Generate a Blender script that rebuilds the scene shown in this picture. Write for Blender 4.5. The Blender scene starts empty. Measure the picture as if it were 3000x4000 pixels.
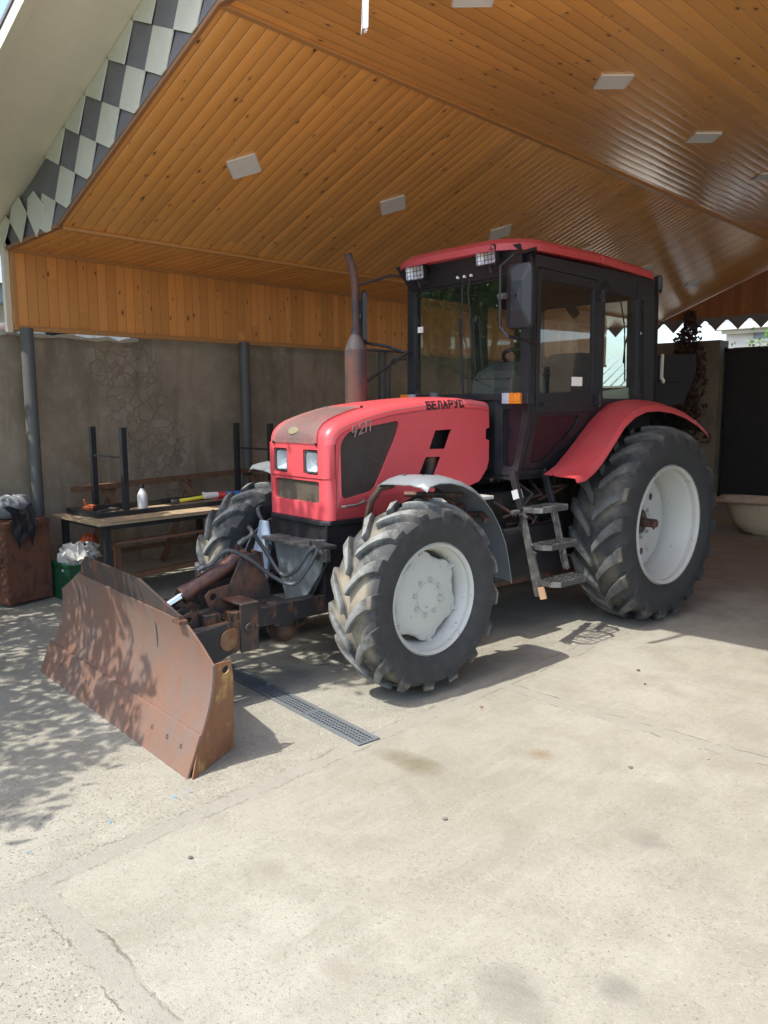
import bpy, bmesh, math, random
from math import sin, cos, pi, radians, sqrt, atan2, floor
from mathutils import Vector, Matrix, Euler
from mathutils.geometry import tessellate_polygon
from mathutils import noise as mnoise
random.seed(7)
V = Vector
SC = bpy.context.scene
COL = SC.collection
# ------------------------------------------------------------------ camera
cam_d = bpy.data.cameras.new('camera'); cam = bpy.data.objects.new('camera', cam_d); COL.objects.link(cam)
YAW, PITCH, ROLL = radians(43.8), radians(7.74), radians(-0.2366)
fwd = V((-sin(YAW)*cos(PITCH), cos(YAW)*cos(PITCH), -sin(PITCH)))
rgt = V((cos(YAW), sin(YAW), 0)); upv = rgt.cross(fwd)
R_ = rgt*cos(ROLL)+upv*sin(ROLL); U_ = upv*cos(ROLL)-rgt*sin(ROLL)
m3 = Matrix((R_, U_, -fwd)).transposed()
cam.matrix_world = Matrix.Translation((0, 0, 1.663)) @ m3.to_4x4()
cam_d.sensor_fit = 'VERTICAL'; cam_d.sensor_height = 24; cam_d.sensor_width = 18
cam_d.lens = 3089.7/4000*24
cam_d.clip_start = 0.05; cam_d.clip_end = 3000
SC.camera = cam
# ------------------------------------------------------------------ world + sun
SUN = V((-0.16, -0.64, 1.0)).normalized()
el = math.asin(SUN.z)
world = bpy.data.worlds.new('World'); SC.world = world; world.use_nodes = True
wn = world.node_tree; wn.nodes.clear()
sky = wn.nodes.new('ShaderNodeTexSky'); sky.sky_type = 'NISHITA'; sky.sun_disc = False
sky.sun_elevation = el; sky.sun_rotation = atan2(SUN.x, SUN.y)
sky.dust_density = 2.2; sky.ozone_density = 1.8; sky.air_density = 1.0
bg = wn.nodes.new('ShaderNodeBackground'); bg.inputs[1].default_value = 0.15
wo = wn.nodes.new('ShaderNodeOutputWorld')
wn.links.new(sky.outputs[0], bg.inputs[0]); wn.links.new(bg.outputs[0], wo.inputs[0])
sl = bpy.data.lights.new('sun', 'SUN'); sl.energy = 2.0; sl.angle = radians(0.5); sl.color = (1.0, 0.95, 0.87)
so = bpy.data.objects.new('sun', sl); COL.objects.link(so)
so.rotation_mode = 'QUATERNION'; so.rotation_quaternion = SUN.to_track_quat('Z', 'Y'); so.location = (-3, -8, 20)
SC.view_settings.view_transform = 'Standard'; SC.view_settings.look = 'None'
SC.view_settings.exposure = 1.58; SC.view_settings.gamma = 1
try:
    SC.cycles.max_bounces = 10; SC.cycles.diffuse_bounces = 6; SC.cycles.glossy_bounces = 5
    SC.cycles.transparent_max_bounces = 16; SC.cycles.sample_clamp_indirect = 6
except Exception: pass

# ------------------------------------------------------------------ mesh helpers
class MB:
    def __init__(s): s.v = []; s.f = []; s.m = []; s.sm = []
    def add(s, vs, fs, mi=0, smooth=False):
        o = len(s.v); s.v += [tuple(p) for p in vs]
        for f in fs: s.f.append(tuple(o+i for i in f)); s.m.append(mi); s.sm.append(smooth)
        return s
    def box(s, c, size, rot=None, mi=0):
        x, y, z = [a/2 for a in size]
        vs = [V((i*x, j*y, k*z)) for i in (-1, 1) for j in (-1, 1) for k in (-1, 1)]
        if rot is not None:
            M = rot if isinstance(rot, Matrix) else Euler(rot).to_matrix()
            vs = [M @ p for p in vs]
        c = V(c); vs = [p+c for p in vs]
        return s.add(vs, [(0, 1, 3, 2), (4, 6, 7, 5), (0, 4, 5, 1), (2, 3, 7, 6), (0, 2, 6, 4), (1, 5, 7, 3)], mi)
    def bb(s, a, b, mi=0):
        a, b = V(a), V(b); return s.box((a+b)/2, [abs(q) for q in (b-a)], None, mi)
    def bar(s, p0, p1, w, h, up=(0, 0, 1), mi=0):
        p0, p1 = V(p0), V(p1); d = (p1-p0); L = d.length; d.normalize(); up = V(up)
        if abs(d.dot(up)) > .98: up = V((1, 0, 0))
        sd = d.cross(up).normalized(); u = sd.cross(d)
        M = Matrix((sd, d, u)).transposed()
        return s.box((p0+p1)/2, (w, L, h), M, mi)
    def tube(s, pts, r, n=10, mi=0, caps=True, smooth=True):
        pts = [V(p) for p in pts]; k = len(pts)
        rs = r if isinstance(r, (list, tuple)) else [r]*k
        base = len(s.v); up = None; rings = []
        for i in range(k):
            d = (pts[min(i+1, k-1)]-pts[max(i-1, 0)]).normalized()
            if up is None: up = V((0, 0, 1)) if abs(d.z) < .9 else V((1, 0, 0))
            a = d.cross(up).normalized(); up = a.cross(d).normalized()
            rings.append([pts[i]+(a*cos(2*pi*j/n)+up*sin(2*pi*j/n))*rs[i] for j in range(n)])
        vs = [p for rg in rings for p in rg]; fs = []
        for i in range(k-1):
            for j in range(n):
                fs.append((i*n+j, i*n+(j+1) % n, (i+1)*n+(j+1) % n, (i+1)*n+j))
        s.add(vs, fs, mi, smooth)
        if caps:
            s.add(rings[0], [tuple(range(n))[::-1]], mi); s.add(rings[-1], [tuple(range(n))], mi)
        return s
    def lathe(s, prof, c=(0, 0, 0), axis=(0, 1, 0), n=48, mi=0, smooth=True, closed=False):
        ax = V(axis).normalized(); t = V((0, 0, 1)) if abs(ax.z) < .9 else V((1, 0, 0))
        a = ax.cross(t).normalized(); b = ax.cross(a); c = V(c)
        vs = []; k = len(prof)
        for (h, r) in prof:
            for j in range(n):
                th = 2*pi*j/n; vs.append(c+ax*h+(a*cos(th)+b*sin(th))*r)
        fs = []
        for i in range(k-1 if not closed else k):
            i2 = (i+1) % k
            for j in range(n): fs.append((i*n+j, i*n+(j+1) % n, i2*n+(j+1) % n, i2*n+j))
        return s.add(vs, fs, mi, smooth)
    def plate(s, outer, holes, fn, th, mi=0, mi_edge=None):
        # outer, holes: lists of 2D points; fn maps 2D -> 3D; th: thickness vector
        th = V(th); loops = [outer]+list(holes)
        flat = [p for l in loops for p in l]
        tris = tessellate_polygon([[V((p[0], p[1], 0)) for p in l] for l in loops])
        P = [V(fn(*p)) for p in flat]; n = len(P)
        s.add(P, [tuple(t) for t in tris], mi)
        s.add([p+th for p in P], [tuple(t)[::-1] for t in tris], mi)
        o = 0; me = mi if mi_edge is None else mi_edge
        for l in loops:
            k = len(l); q = P[o:o+k]; o += k
            s.add(q+[p+th for p in q], [(i, (i+1) % k, k+(i+1) % k, k+i) for i in range(k)], me)
        return s
    def grid(s, rows, mi=0, smooth=True, th=None):
        k = len(rows); n = len(rows[0])
        vs = [p for r in rows for p in r]
        fs = [(i*n+j, i*n+j+1, (i+1)*n+j+1, (i+1)*n+j) for i in range(k-1) for j in range(n-1)]
        return s.add(vs, fs, mi, smooth)
    def shell(s, rows, th, mi=0, smooth=True, mi2=None):
        # closed thin shell: rows of points offset by th (vector or function(i,j,p))
        k = len(rows); n = len(rows[0]); f = th if callable(th) else (lambda i, j, p: V(th))
        A = [V(p) for r in rows for p in r]
        B = [V(rows[i][j])+V(f(i, j, rows[i][j])) for i in range(k) for j in range(n)]
        q = [(i*n+j, i*n+j+1, (i+1)*n+j+1, (i+1)*n+j) for i in range(k-1) for j in range(n-1)]
        s.add(A, q, mi, smooth); s.add(B, [t[::-1] for t in q], mi if mi2 is None else mi2, smooth)
        ring = [j for j in range(n)]+[i*n+n-1 for i in range(1, k)]+[(k-1)*n+j for j in range(n-2, -1, -1)]+[i*n for i in range(k-2, 0, -1)]
        m = len(ring)
        s.add([A[i] for i in ring]+[B[i] for i in ring], [(i, (i+1) % m, m+(i+1) % m, m+i) for i in range(m)], mi)
        return s
    def build(s, name, mats, parent=None, bevel=0, fix=True, loc=None, rot=None):
        me = bpy.data.meshes.new(name); me.from_pydata(s.v, [], s.f)
        if not isinstance(mats, (list, tuple)): mats = [mats]
        for m in mats: me.materials.append(m)
        me.polygons.foreach_set('material_index', s.m); me.polygons.foreach_set('use_smooth', s.sm)
        me.update()
        if fix:
            bm = bmesh.new(); bm.from_mesh(me)
            bmesh.ops.remove_doubles(bm, verts=bm.verts, dist=1e-5)
            bmesh.ops.recalc_face_normals(bm, faces=bm.faces); bm.to_mesh(me); bm.free()
        if any(s.sm): me.set_sharp_from_angle(angle=radians(38))
        o = bpy.data.objects.new(name, me); COL.objects.link(o)
        if parent is not None: o.parent = parent
        if loc is not None: o.location = loc
        if rot is not None: o.rotation_euler = rot
        if bevel:
            b = o.modifiers.new('bevel', 'BEVEL'); b.width = bevel; b.segments = 2; b.limit_method = 'ANGLE'; b.angle_limit = radians(40)
        return o
def tag(o, label=None, cat=None, group=None, kind=None):
    if label: o['label'] = label
    if cat: o['category'] = cat
    if group: o['group'] = group
    if kind: o['kind'] = kind
    return o
def thing(name, loc, label, cat, rotz=0, group=None):
    o = bpy.data.objects.new(name, None); COL.objects.link(o); o.location = loc; o.rotation_euler = (0, 0, rotz)
    o.empty_display_size = 0.1
    return tag(o, label, cat, group)
def dup(root, loc, rot=None, label=None):
    r = root.copy(); COL.objects.link(r); r.location = loc
    if rot is not None: r.rotation_euler = rot
    if label: r['label'] = label
    for ch in list(root.children):
        c = ch.copy(); COL.objects.link(c); c.parent = r
        for g in list(ch.children):
            d = g.copy(); COL.objects.link(d); d.parent = c
    return r
def rrect(x0, y0, x1, y1, r, n=4):
    P = []
    for cx, cy, a0 in ((x1-r, y1-r, 0), (x0+r, y1-r, pi/2), (x0+r, y0+r, pi), (x1-r, y0+r, 3*pi/2)):
        for i in range(n+1):
            a = a0+pi/2*i/n; P.append((cx+r*cos(a), cy+r*sin(a)))
    return P
def roundpoly(pts, r, n=4):
    out = []; k = len(pts)
    for i in range(k):
        p = V(pts[i]).to_2d(); a = V(pts[i-1]).to_2d(); b = V(pts[(i+1) % k]).to_2d()
        ua = (a-p); ub = (b-p); ra = min(r, ua.length*.45, ub.length*.45)
        A = p+ua.normalized()*ra; B = p+ub.normalized()*ra
        for j in range(n+1):
            t = j/n; q = A*(1-t)**2+p*2*t*(1-t)+B*t*t; out.append((q.x, q.y))
    return out
def circ2(cx, cy, r, n=16): return [(cx+r*cos(2*pi*i/n), cy+r*sin(2*pi*i/n)) for i in range(n)]
def interp(tab, x):
    if x <= tab[0][0]: return tab[0][1]
    for (a, b), (c, d) in zip(tab, tab[1:]):
        if x <= c: return b+(d-b)*(x-a)/(c-a)
    return tab[-1][1]

# ------------------------------------------------------------------ materials
class NT:
    def __init__(s, name):
        s.mat = bpy.data.materials.new(name); s.mat.use_nodes = True; s.t = s.mat.node_tree; s.t.nodes.clear()
        s.out = s.t.nodes.new('ShaderNodeOutputMaterial')
    def n(s, typ, ins=None, **kw):
        nd = s.t.nodes.new('ShaderNode'+typ)
        for k, v in kw.items(): setattr(nd, k, v)
        for k, v in (ins or {}).items(): s.set(nd, k, v)
        return nd
    def set(s, nd, k, v):
        sock = nd.inputs[k]
        if isinstance(v, bpy.types.NodeSocket): s.t.links.new(v, sock)
        elif isinstance(v, (tuple, list)) and len(v) == 3 and sock.type == 'RGBA': sock.default_value = (*v, 1)
        else: sock.default_value = v
    def math(s, op, a, b=0.0, c=None, clamp=False):
        nd = s.n('Math', {0: a, 1: b}, operation=op, use_clamp=clamp)
        if c is not None: s.set(nd, 2, c)
        return nd.outputs[0]
    def mix(s, f, a, b, bt='MIX'):
        nd = s.n('Mix', data_type='RGBA', blend_type=bt)
        s.set(nd, 0, f); s.set(nd, 6, a); s.set(nd, 7, b); return nd.outputs[2]
    def ramp(s, f, pts):
        nd = s.n('ValToRGB', {0: f}); cr = nd.color_ramp
        while len(cr.elements) < len(pts): cr.elements.new(.5)
        for e, (p, c) in zip(cr.elements, pts):
            e.position = p; e.color = (c, c, c, 1) if not isinstance(c, (tuple, list)) else (*c, 1)
        return nd.outputs[0]
    def noise(s, vec, scale, detail=4, rough=.55, dist=0):
        return s.n('TexNoise', {'Vector': vec, 'Scale': scale, 'Detail': detail, 'Roughness': rough, 'Distortion': dist}).outputs[0]
    def pos(s): return s.n('NewGeometry').outputs['Position']
    def obj(s): return s.n('TexCoord').outputs['Object']
    def vscale(s, v, sc): return s.n('VectorMath', {0: v, 1: sc}, operation='MULTIPLY').outputs[0]
    def xyz(s, v):
        nd = s.n('SeparateXYZ', {0: v}); return nd.outputs
    def comb(s, x, y, z): return s.n('CombineXYZ', {0: x, 1: y, 2: z}).outputs[0]
    def bump(s, h, strength=.3, dist=.01, normal=None):
        ins = {'Height': h, 'Strength': strength, 'Distance': dist}
        if normal is not None: ins['Normal'] = normal
        return s.n('Bump', ins).outputs[0]
    def pbr(s, col, rough=.6, metal=0, normal=None, coat=0, spec=.5, **kw):
        ins = {'Base Color': col, 'Roughness': rough, 'Metallic': metal, 'Specular IOR Level': spec, 'Coat Weight': coat}
        ins.update(kw)
        b = s.n('BsdfPrincipled', ins)
        if normal is not None: s.set(b, 'Normal', normal)
        s.t.links.new(b.outputs[0], s.out.inputs[0]); return s.mat
def paint(name, col, rough=.45, dirt=.25, dcol=(.25, .21, .16), scale=9, metal=0, coat=0, bump=.03, coords='obj'):
    t = NT(name); p = t.obj() if coords == 'obj' else t.pos()
    n1 = t.noise(p, scale, 6, .65); n2 = t.noise(p, scale*7, 3)
    f = t.math('MULTIPLY', t.ramp(n1, [(.42, 0), (.75, 1)]), dirt)
    c = t.mix(f, col, dcol)
    c = t.mix(t.math('MULTIPLY', n2, .18), c, tuple(q*.55 for q in col))
    r = t.math('ADD', t.math('MULTIPLY', n1, .3), rough-.12)
    return t.pbr(c, r, metal, t.bump(n2, bump, .004), coat)
def rusty(name, base, rust=(.17, .06, .025), amt=.5, scale=6, rough=.75, streak=True, metal=.2):
    t = NT(name); p = t.obj()
    n1 = t.noise(p, scale, 8, .7); n2 = t.noise(t.vscale(p, (1, 1, .25)) if streak else p, scale*3, 5, .65); n3 = t.noise(p, scale*18, 3)
    f = t.ramp(t.math('ADD', t.math('MULTIPLY', n1, .6), t.math('MULTIPLY', n2, .4)), [(.27+amt*.33, 1), (.34+amt*.36, 0)])
    c = t.mix(f, base, t.mix(n2, rust, tuple(min(1, q*1.7) for q in rust)))
    c = t.mix(t.math('MULTIPLY', n3, .35), c, tuple(q*.35 for q in base))
    return t.pbr(c, rough, metal, t.bump(t.math('ADD', n1, t.math('MULTIPLY', n3, .6)), .25, .004))
def flat(name, col, rough=.6, metal=0, **kw):
    t = NT(name); p = t.obj(); n = t.noise(p, 25, 4)
    c = t.mix(t.math('MULTIPLY', n, .35), col, tuple(q*.6 for q in col))
    return t.pbr(c, rough, metal, **kw)
def wood_boards(name, along, across, width=.095, col=(.95, .475, .125), dark=(.80, .35, .08), rough=.36, coat=1.0, groove=1.0, fray=0, wave=0.0):
    # along/across: index of the world axis (0,1,2) or 'slope'
    t = NT(name); X = t.xyz(t.pos())
    a = X[along]; b = X[across]
    s = t.math('DIVIDE', b, width); idd = t.math('FLOOR', s); fr = t.math('FRACT', s)
    rnd = t.n('TexWhiteNoise', {'W': idd}, noise_dimensions='1D').outputs[0]
    # boards butt-joint along the length
    seg = t.math('FLOOR', t.math('DIVIDE', t.math('ADD', a, t.math('MULTIPLY', rnd, 7)), 2.9))
    rnd2 = t.n('TexWhiteNoise', {'Vector': t.comb(idd, seg, 3.0)}, noise_dimensions='3D').outputs[0]
    uv = t.comb(t.math('ADD', a, t.math('MULTIPLY', rnd2, 31)), t.math('ADD', b, t.math('MULTIPLY', rnd, 17)), 0.0)
    # knots
    kv = t.vscale(uv, (4.6, 9.5, 1))
    vo = t.n('TexVoronoi', {'Vector': kv, 'Scale': 1.0, 'Randomness': 1.0}, voronoi_dimensions='2D')
    kd = vo.outputs['Distance']; kr = t.xyz(vo.outputs['Color'])[0]
    ksz = t.math('MULTIPLY', t.math('SUBTRACT', kr, .48), .20)
    knot = t.math('MULTIPLY', t.math('SUBTRACT', ksz, kd), 22, clamp=True)
    halo = t.math('MULTIPLY', t.math('SUBTRACT', t.math('MULTIPLY', ksz, 2.3), kd), 6, clamp=True)
    # grain, bent round the knots
    gv = t.comb(t.math('MULTIPLY', a, 1.3), t.math('ADD', t.math('MULTIPLY', b, 26), t.math('MULTIPLY', rnd2, 40)), t.math('MULTIPLY', kd, 1.5))
    g = t.noise(gv, 1.6, 5, .6, .6); g2 = t.noise(t.vscale(uv, (1.5, 70, 1)), 2.2, 3)
    c = t.mix(g, dark, col); c = t.mix(t.math('MULTIPLY', g2, .35), c, tuple(q*1.35 for q in col))
    tone = t.math('ADD', .84, t.math('MULTIPLY', rnd2, .26))
    c = t.mix(1.0, c, t.n('CombineColor', {0: tone, 1: t.math('MULTIPLY', tone, .98), 2: t.math('MULTIPLY', tone, .93)}).outputs[0], 'MULTIPLY')
    c = t.mix(t.math('MULTIPLY', halo, .45), c, (.19, .06, .02)); c = t.mix(knot, c, (.09, .03, .014))
    e = t.math('ABSOLUTE', t.math('SUBTRACT', fr, .5))
    gr = t.math('MULTIPLY', t.math('SUBTRACT', e, .462), 40, clamp=True)
    c = t.mix(t.math('MULTIPLY', gr, .5*groove), c, (.05, .018, .008))
    hgt = t.math('SUBTRACT', t.math('MULTIPLY', g, .12), gr)
    hgt = t.math('ADD', hgt, t.math('MULTIPLY', t.math('POWER', t.math('MULTIPLY', e, 2), 2), -wave))
    tilt = t.math('MULTIPLY', t.math('MULTIPLY', t.math('SUBTRACT', rnd2, .5), fr), .22)
    hgt = t.math('ADD', hgt, tilt)
    nm = t.bump(hgt, .55, .006)
    r = t.math('ADD', rough-.08, t.math('MULTIPLY', g, .2))
    return t.pbr(c, r, 0, nm, coat, .5, **{'Coat Roughness': .17, 'Coat IOR': 1.9, 'Coat Normal': nm})
def tyre_mat(name, Rout, Rbase, dust=.6):
    t = NT(name); p = t.obj(); X = t.xyz(p)
    r = t.math('SQRT', t.math('ADD', t.math('MULTIPLY', X[0], X[0]), t.math('MULTIPLY', X[2], X[2])))
    n1 = t.noise(p, 15, 6, .7); n2 = t.noise(p, 70, 3); n3 = t.noise(p, 3.2, 4)
    side = t.math('MULTIPLY', t.math('SUBTRACT', r, Rbase-.05), 22, clamp=True)
    top = t.math('MULTIPLY', t.math('SUBTRACT', r, Rbase+.004), 1/(Rout-Rbase-.004), clamp=True)
    f = t.math('MULTIPLY', t.ramp(t.math('ADD', n1, t.math('MULTIPLY', top, .40)), [(.48, .10), (.84, 1)]), t.math('MULTIPLY', t.math('ADD', .16, t.math('MULTIPLY', side, .84)), dust))
    c = t.mix(f, (.030, .032, .033), (.25, .26, .245))
    tan = t.math('MULTIPLY', t.ramp(n3, [(.44, 0), (.62, 1)]), t.math('MULTIPLY', t.math('SUBTRACT', Rbase+.012, r), 90, clamp=True))
    tan = t.math('MULTIPLY', tan, t.math('MULTIPLY', t.math('SUBTRACT', r, Rbase-.03), 60, clamp=True))
    c = t.mix(t.math('MULTIPLY', tan, dust), c, (.30, .265, .195))
    c = t.mix(t.math('MULTIPLY', n2, .3), c, (.02, .02, .02))
    return t.pbr(c, .78, 0, t.bump(t.math('ADD', n1, t.math('MULTIPLY', n2, .5)), .3, .003))
def glass(name, tint=(.82, .86, .84), refl=1.0, dirt=.06):
    t = NT(name)
    tr = t.n('BsdfTransparent', {'Color': tint}); gl = t.n('BsdfGlossy', {'Color': (1, 1, 1), 'Roughness': .02})
    gm = t.n('NewGeometry'); cs_ = t.math('ABSOLUTE', t.n('VectorMath', {0: gm.outputs['Incoming'], 1: gm.outputs['Normal']}, operation='DOT_PRODUCT').outputs['Value'])
    fr = t.math('ADD', .04, t.math('MULTIPLY', .96, t.math('POWER', t.math('SUBTRACT', 1.0, cs_), 5.0)))
    f = t.math('MULTIPLY', fr, 1.5*refl, clamp=True)
    m = t.n('MixShader', {0: f, 1: tr.outputs[0], 2: gl.outputs[0]})
    df = t.n('BsdfDiffuse', {'Color': (.4, .36, .3)})
    dn = t.math('MULTIPLY', t.ramp(t.noise(t.obj(), 5, 6, .7), [(.4, .3), (.8, 1)]), dirt)
    m2 = t.n('MixShader', {0: dn, 1: m.outputs[0], 2: df.outputs[0]})
    t.t.links.new(m2.outputs[0], t.out.inputs[0]); return t.mat
def mesh_mat(name, col, hole=.012, pitch=.007, axes=(1, 2)):
    # perforated metal: dark holes are real gaps in the sheet
    t = NT(name); X = t.xyz(t.obj()); u = t.math('DIVIDE', X[axes[0]], pitch); w = t.math('DIVIDE', X[axes[1]], pitch*.866)
    row = t.math('MODULO', t.math('FLOOR', w), 2.0); u = t.math('ADD', u, t.math('MULTIPLY', row, .5))
    a = t.math('SUBTRACT', t.math('FRACT', u), .5); b = t.math('SUBTRACT', t.math('FRACT', w), .5)
    d = t.math('SQRT', t.math('ADD', t.math('MULTIPLY', a, a), t.math('MULTIPLY', b, b)))
    h = t.math('LESS_THAN', d, .34)
    n = t.noise(t.obj(), 12, 5)
    c = t.mix(n, col, tuple(q*1.7 for q in col))
    b_ = t.n('BsdfPrincipled', {'Base Color': c, 'Roughness': .6, 'Metallic': .2})
    tr = t.n('BsdfTransparent'); m = t.n('MixShader', {0: h, 1: b_.outputs[0], 2: tr.outputs[0]})
    t.t.links.new(m.outputs[0], t.out.inputs[0]); return t.mat

def concrete_ground():
    t = NT('ground_concrete'); p = t.pos(); X = t.xyz(p)
    big = t.noise(p, .55, 5, .6); mid = t.noise(p, 3.5, 6, .65, .4); fine = t.noise(t.vscale(p, (1, .7, 1)), 42, 6, .75); grit = t.noise(p, 170, 3, .7)
    dirv = t.vscale(p, (9, 1.1, 1)); brush = t.noise(dirv, 2.0, 5, .65)
    c = t.mix(t.ramp(big, [(.35, 0), (.65, 1)]), (.285, .268, .222), (.365, .352, .305))
    c = t.mix(t.math('MULTIPLY', t.ramp(mid, [(.38, 1), (.56, 0)]), .42), c, (.225, .213, .175))
    c = t.mix(t.math('MULTIPLY', t.ramp(brush, [(.50, 0), (.72, 1)]), .25), c, (.43, .415, .37))
    c = t.mix(t.math('MULTIPLY', t.ramp(fine, [(.30, 1), (.46, 0)]), .5), c, (.19, .17, .135))
    c = t.mix(t.math('MULTIPLY', t.ramp(grit, [(.34, 1), (.48, 0)]), .35), c, (.17, .155, .13))
    vo = t.n('TexVoronoi', {'Vector': t.vscale(t.n('VectorMath', {0: p, 1: t.vscale(t.n('TexNoise', {'Vector': p, 'Scale': 20.0}).outputs[1], (.02, .02, .02))}, operation='ADD').outputs[0], (1, 1, 1)), 'Scale': 60.0})
    pit = t.math('MULTIPLY', t.math('SUBTRACT', .26, vo.outputs['Distance']), 9, clamp=True)
    sel = t.math('GREATER_THAN', t.xyz(vo.outputs['Color'])[1], .62)
    # rough, pitted concrete left of the joint (x < -2.69) and near the camera
    left = t.math('MULTIPLY', t.math('SUBTRACT', -2.69, X[0]), 30, clamp=True)
    near = t.math('MULTIPLY', t.math('SUBTRACT', 1.0, X[1]), 30, clamp=True)
    rough_z = t.math('MAXIMUM', left, near)
    dens = t.math('ADD', t.math('MULTIPLY', rough_z, .55), .38)
    pn = t.ramp(t.noise(p, 75, 4, .6), [(.60, 0), (.67, 1)]); pz = t.ramp(t.noise(p, 5, 4, .6), [(.40, .25), (.62, 1)])
    pit = t.math('MAXIMUM', t.math('MULTIPLY', t.math('MULTIPLY', pit, sel), t.math('MULTIPLY', rough_z, .6)), t.math('MULTIPLY', t.math('MULTIPLY', pn, pz), t.math('ADD', .45, t.math('MULTIPLY', rough_z, .4))))
    c = t.mix(t.math('MULTIPLY', pit, .9), c, (.10, .085, .065))
    vg = t.n('TexVoronoi', {'Vector': p, 'Scale': 95.0})
    st = t.math('MULTIPLY', t.math('GREATER_THAN', t.xyz(vg.outputs['Color'])[0], .80), t.math('LESS_THAN', vg.outputs['Distance'], .42))
    sc_ = t.mix(t.xyz(vg.outputs['Color'])[2], (.2, .15, .10), (.46, .44, .40))
    c = t.mix(t.math('MULTIPLY', st, t.math('ADD', t.math('MULTIPLY', rough_z, .35), .3)), c, sc_)
    # joints: trowelled strips, broken edges
    wob = t.math('MULTIPLY', t.math('SUBTRACT', t.noise(p, 6, 5, .7), .5), .10)
    wob2 = t.math('MULTIPLY', t.math('SUBTRACT', t.noise(p, 1.1, 3, .6), .5), .12)
    def strip(coord, at, w):
        return t.math('ABSOLUTE', t.math('SUBTRACT', t.math('ADD', t.math('ADD', coord, wob2), t.math('MULTIPLY', wob, .3)), at))
    j1 = strip(X[0], -2.66, 0); xr = t.math('GREATER_THAN', X[0], -2.66)
    j2 = t.math('ADD', strip(X[1], .98, 0), t.math('MULTIPLY', t.math('SUBTRACT', 1, xr), 9))
    j3 = t.math('ADD', strip(X[1], 3.76, 0), t.math('MULTIPLY', t.math('SUBTRACT', 1, xr), 9))
    jj = t.math('MINIMUM', j1, t.math('MINIMUM', j2, j3))
    band = t.math('MULTIPLY', t.math('SUBTRACT', .055, jj), 60, clamp=True)
    bandc = t.mix(t.noise(p, 30, 4), (.25, .238, .205), (.33, .315, .28))
    c = t.mix(t.math('MULTIPLY', band, t.ramp(mid, [(.4, .95), (.65, .5)])), c, bandc)
    edge = t.math('SUBTRACT', 1, t.math('MULTIPLY', t.math('ABSOLUTE', t.math('SUBTRACT', jj, t.math('ADD', .05, wob))), 90), clamp=True)
    edge = t.math('MULTIPLY', edge, t.ramp(t.noise(p, 9, 5, .7), [(.45, 0), (.6, 1)]))
    c = t.mix(t.math('MULTIPLY', edge, .55), c, (.15, .13, .10))
    # cracks in the sunlit bay
    cv = t.n('TexVoronoi', {'Vector': t.n('VectorMath', {0: p, 1: t.vscale(t.n('TexNoise', {'Vector': p, 'Scale': 1.6, 'Detail': 5.0}).outputs[1], (.7, .7, 0))}, operation='ADD').outputs[0], 'Scale': .33}, feature='DISTANCE_TO_EDGE')
    crack = t.math('SUBTRACT', 1, t.math('MULTIPLY', cv.outputs['Distance'], 260), clamp=True)
    crack = t.math('MULTIPLY', crack, t.ramp(big, [(.45, 0), (.6, 1)]))
    c = t.mix(t.math('MULTIPLY', crack, .12), c, (.2, .17, .13))
    # oil and water stains
    def stain(cx, cy, rx, ry, col, amt):
        nonlocal c
        dx = t.math('DIVIDE', t.math('SUBTRACT', X[0], cx), rx); dy = t.math('DIVIDE', t.math('SUBTRACT', X[1], cy), ry)
        d = t.math('ADD', t.math('ADD', t.math('MULTIPLY', dx, dx), t.math('MULTIPLY', dy, dy)), t.math('MULTIPLY', t.math('SUBTRACT', mid, .5), 2.4))
        f = t.math('MULTIPLY', t.math('SUBTRACT', 1.0, d), amt*1.3, clamp=True)
        f = t.math('MULTIPLY', f, t.math('ADD', .55, t.math('MULTIPLY', fine, .8)))
        c = t.mix(f, c, col)
    stain(-2.36, 2.62, .20, .10, (.17, .15, .10), .7); stain(-1.95, 3.12, .07, .08, (.22, .17, .115), .6)
    stain(-1.17, 1.75, .14, .12, (.18, .172, .145), .5); stain(-1.25, 2.75, .10, .07, (.2, .19, .165), .5)
    stain(-2.15, 1.62, .12, .09, (.24, .225, .185), .5); stain(-1.6, 1.45, .1, .05, (.27, .25, .21), .5)
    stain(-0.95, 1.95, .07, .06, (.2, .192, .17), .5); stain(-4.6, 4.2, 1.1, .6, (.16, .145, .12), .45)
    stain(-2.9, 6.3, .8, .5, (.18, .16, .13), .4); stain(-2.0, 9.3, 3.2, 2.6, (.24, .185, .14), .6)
    h = t.math('SUBTRACT', t.math('ADD', t.math('MULTIPLY', fine, .5), t.math('MULTIPLY', mid, .8)), t.math('MULTIPLY', pit, 1.0))
    h = t.math('SUBTRACT', h, t.math('MULTIPLY', edge, .7)); h = t.math('SUBTRACT', h, t.math('MULTIPLY', crack, .1))
    h = t.math('ADD', h, t.math('MULTIPLY', grit, .35))
    c = t.mix(1.0, c, (.955, .96, .925), 'MULTIPLY')
    return t.pbr(c, .88, 0, t.bump(h, .6, .013), 0, .3)
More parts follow.
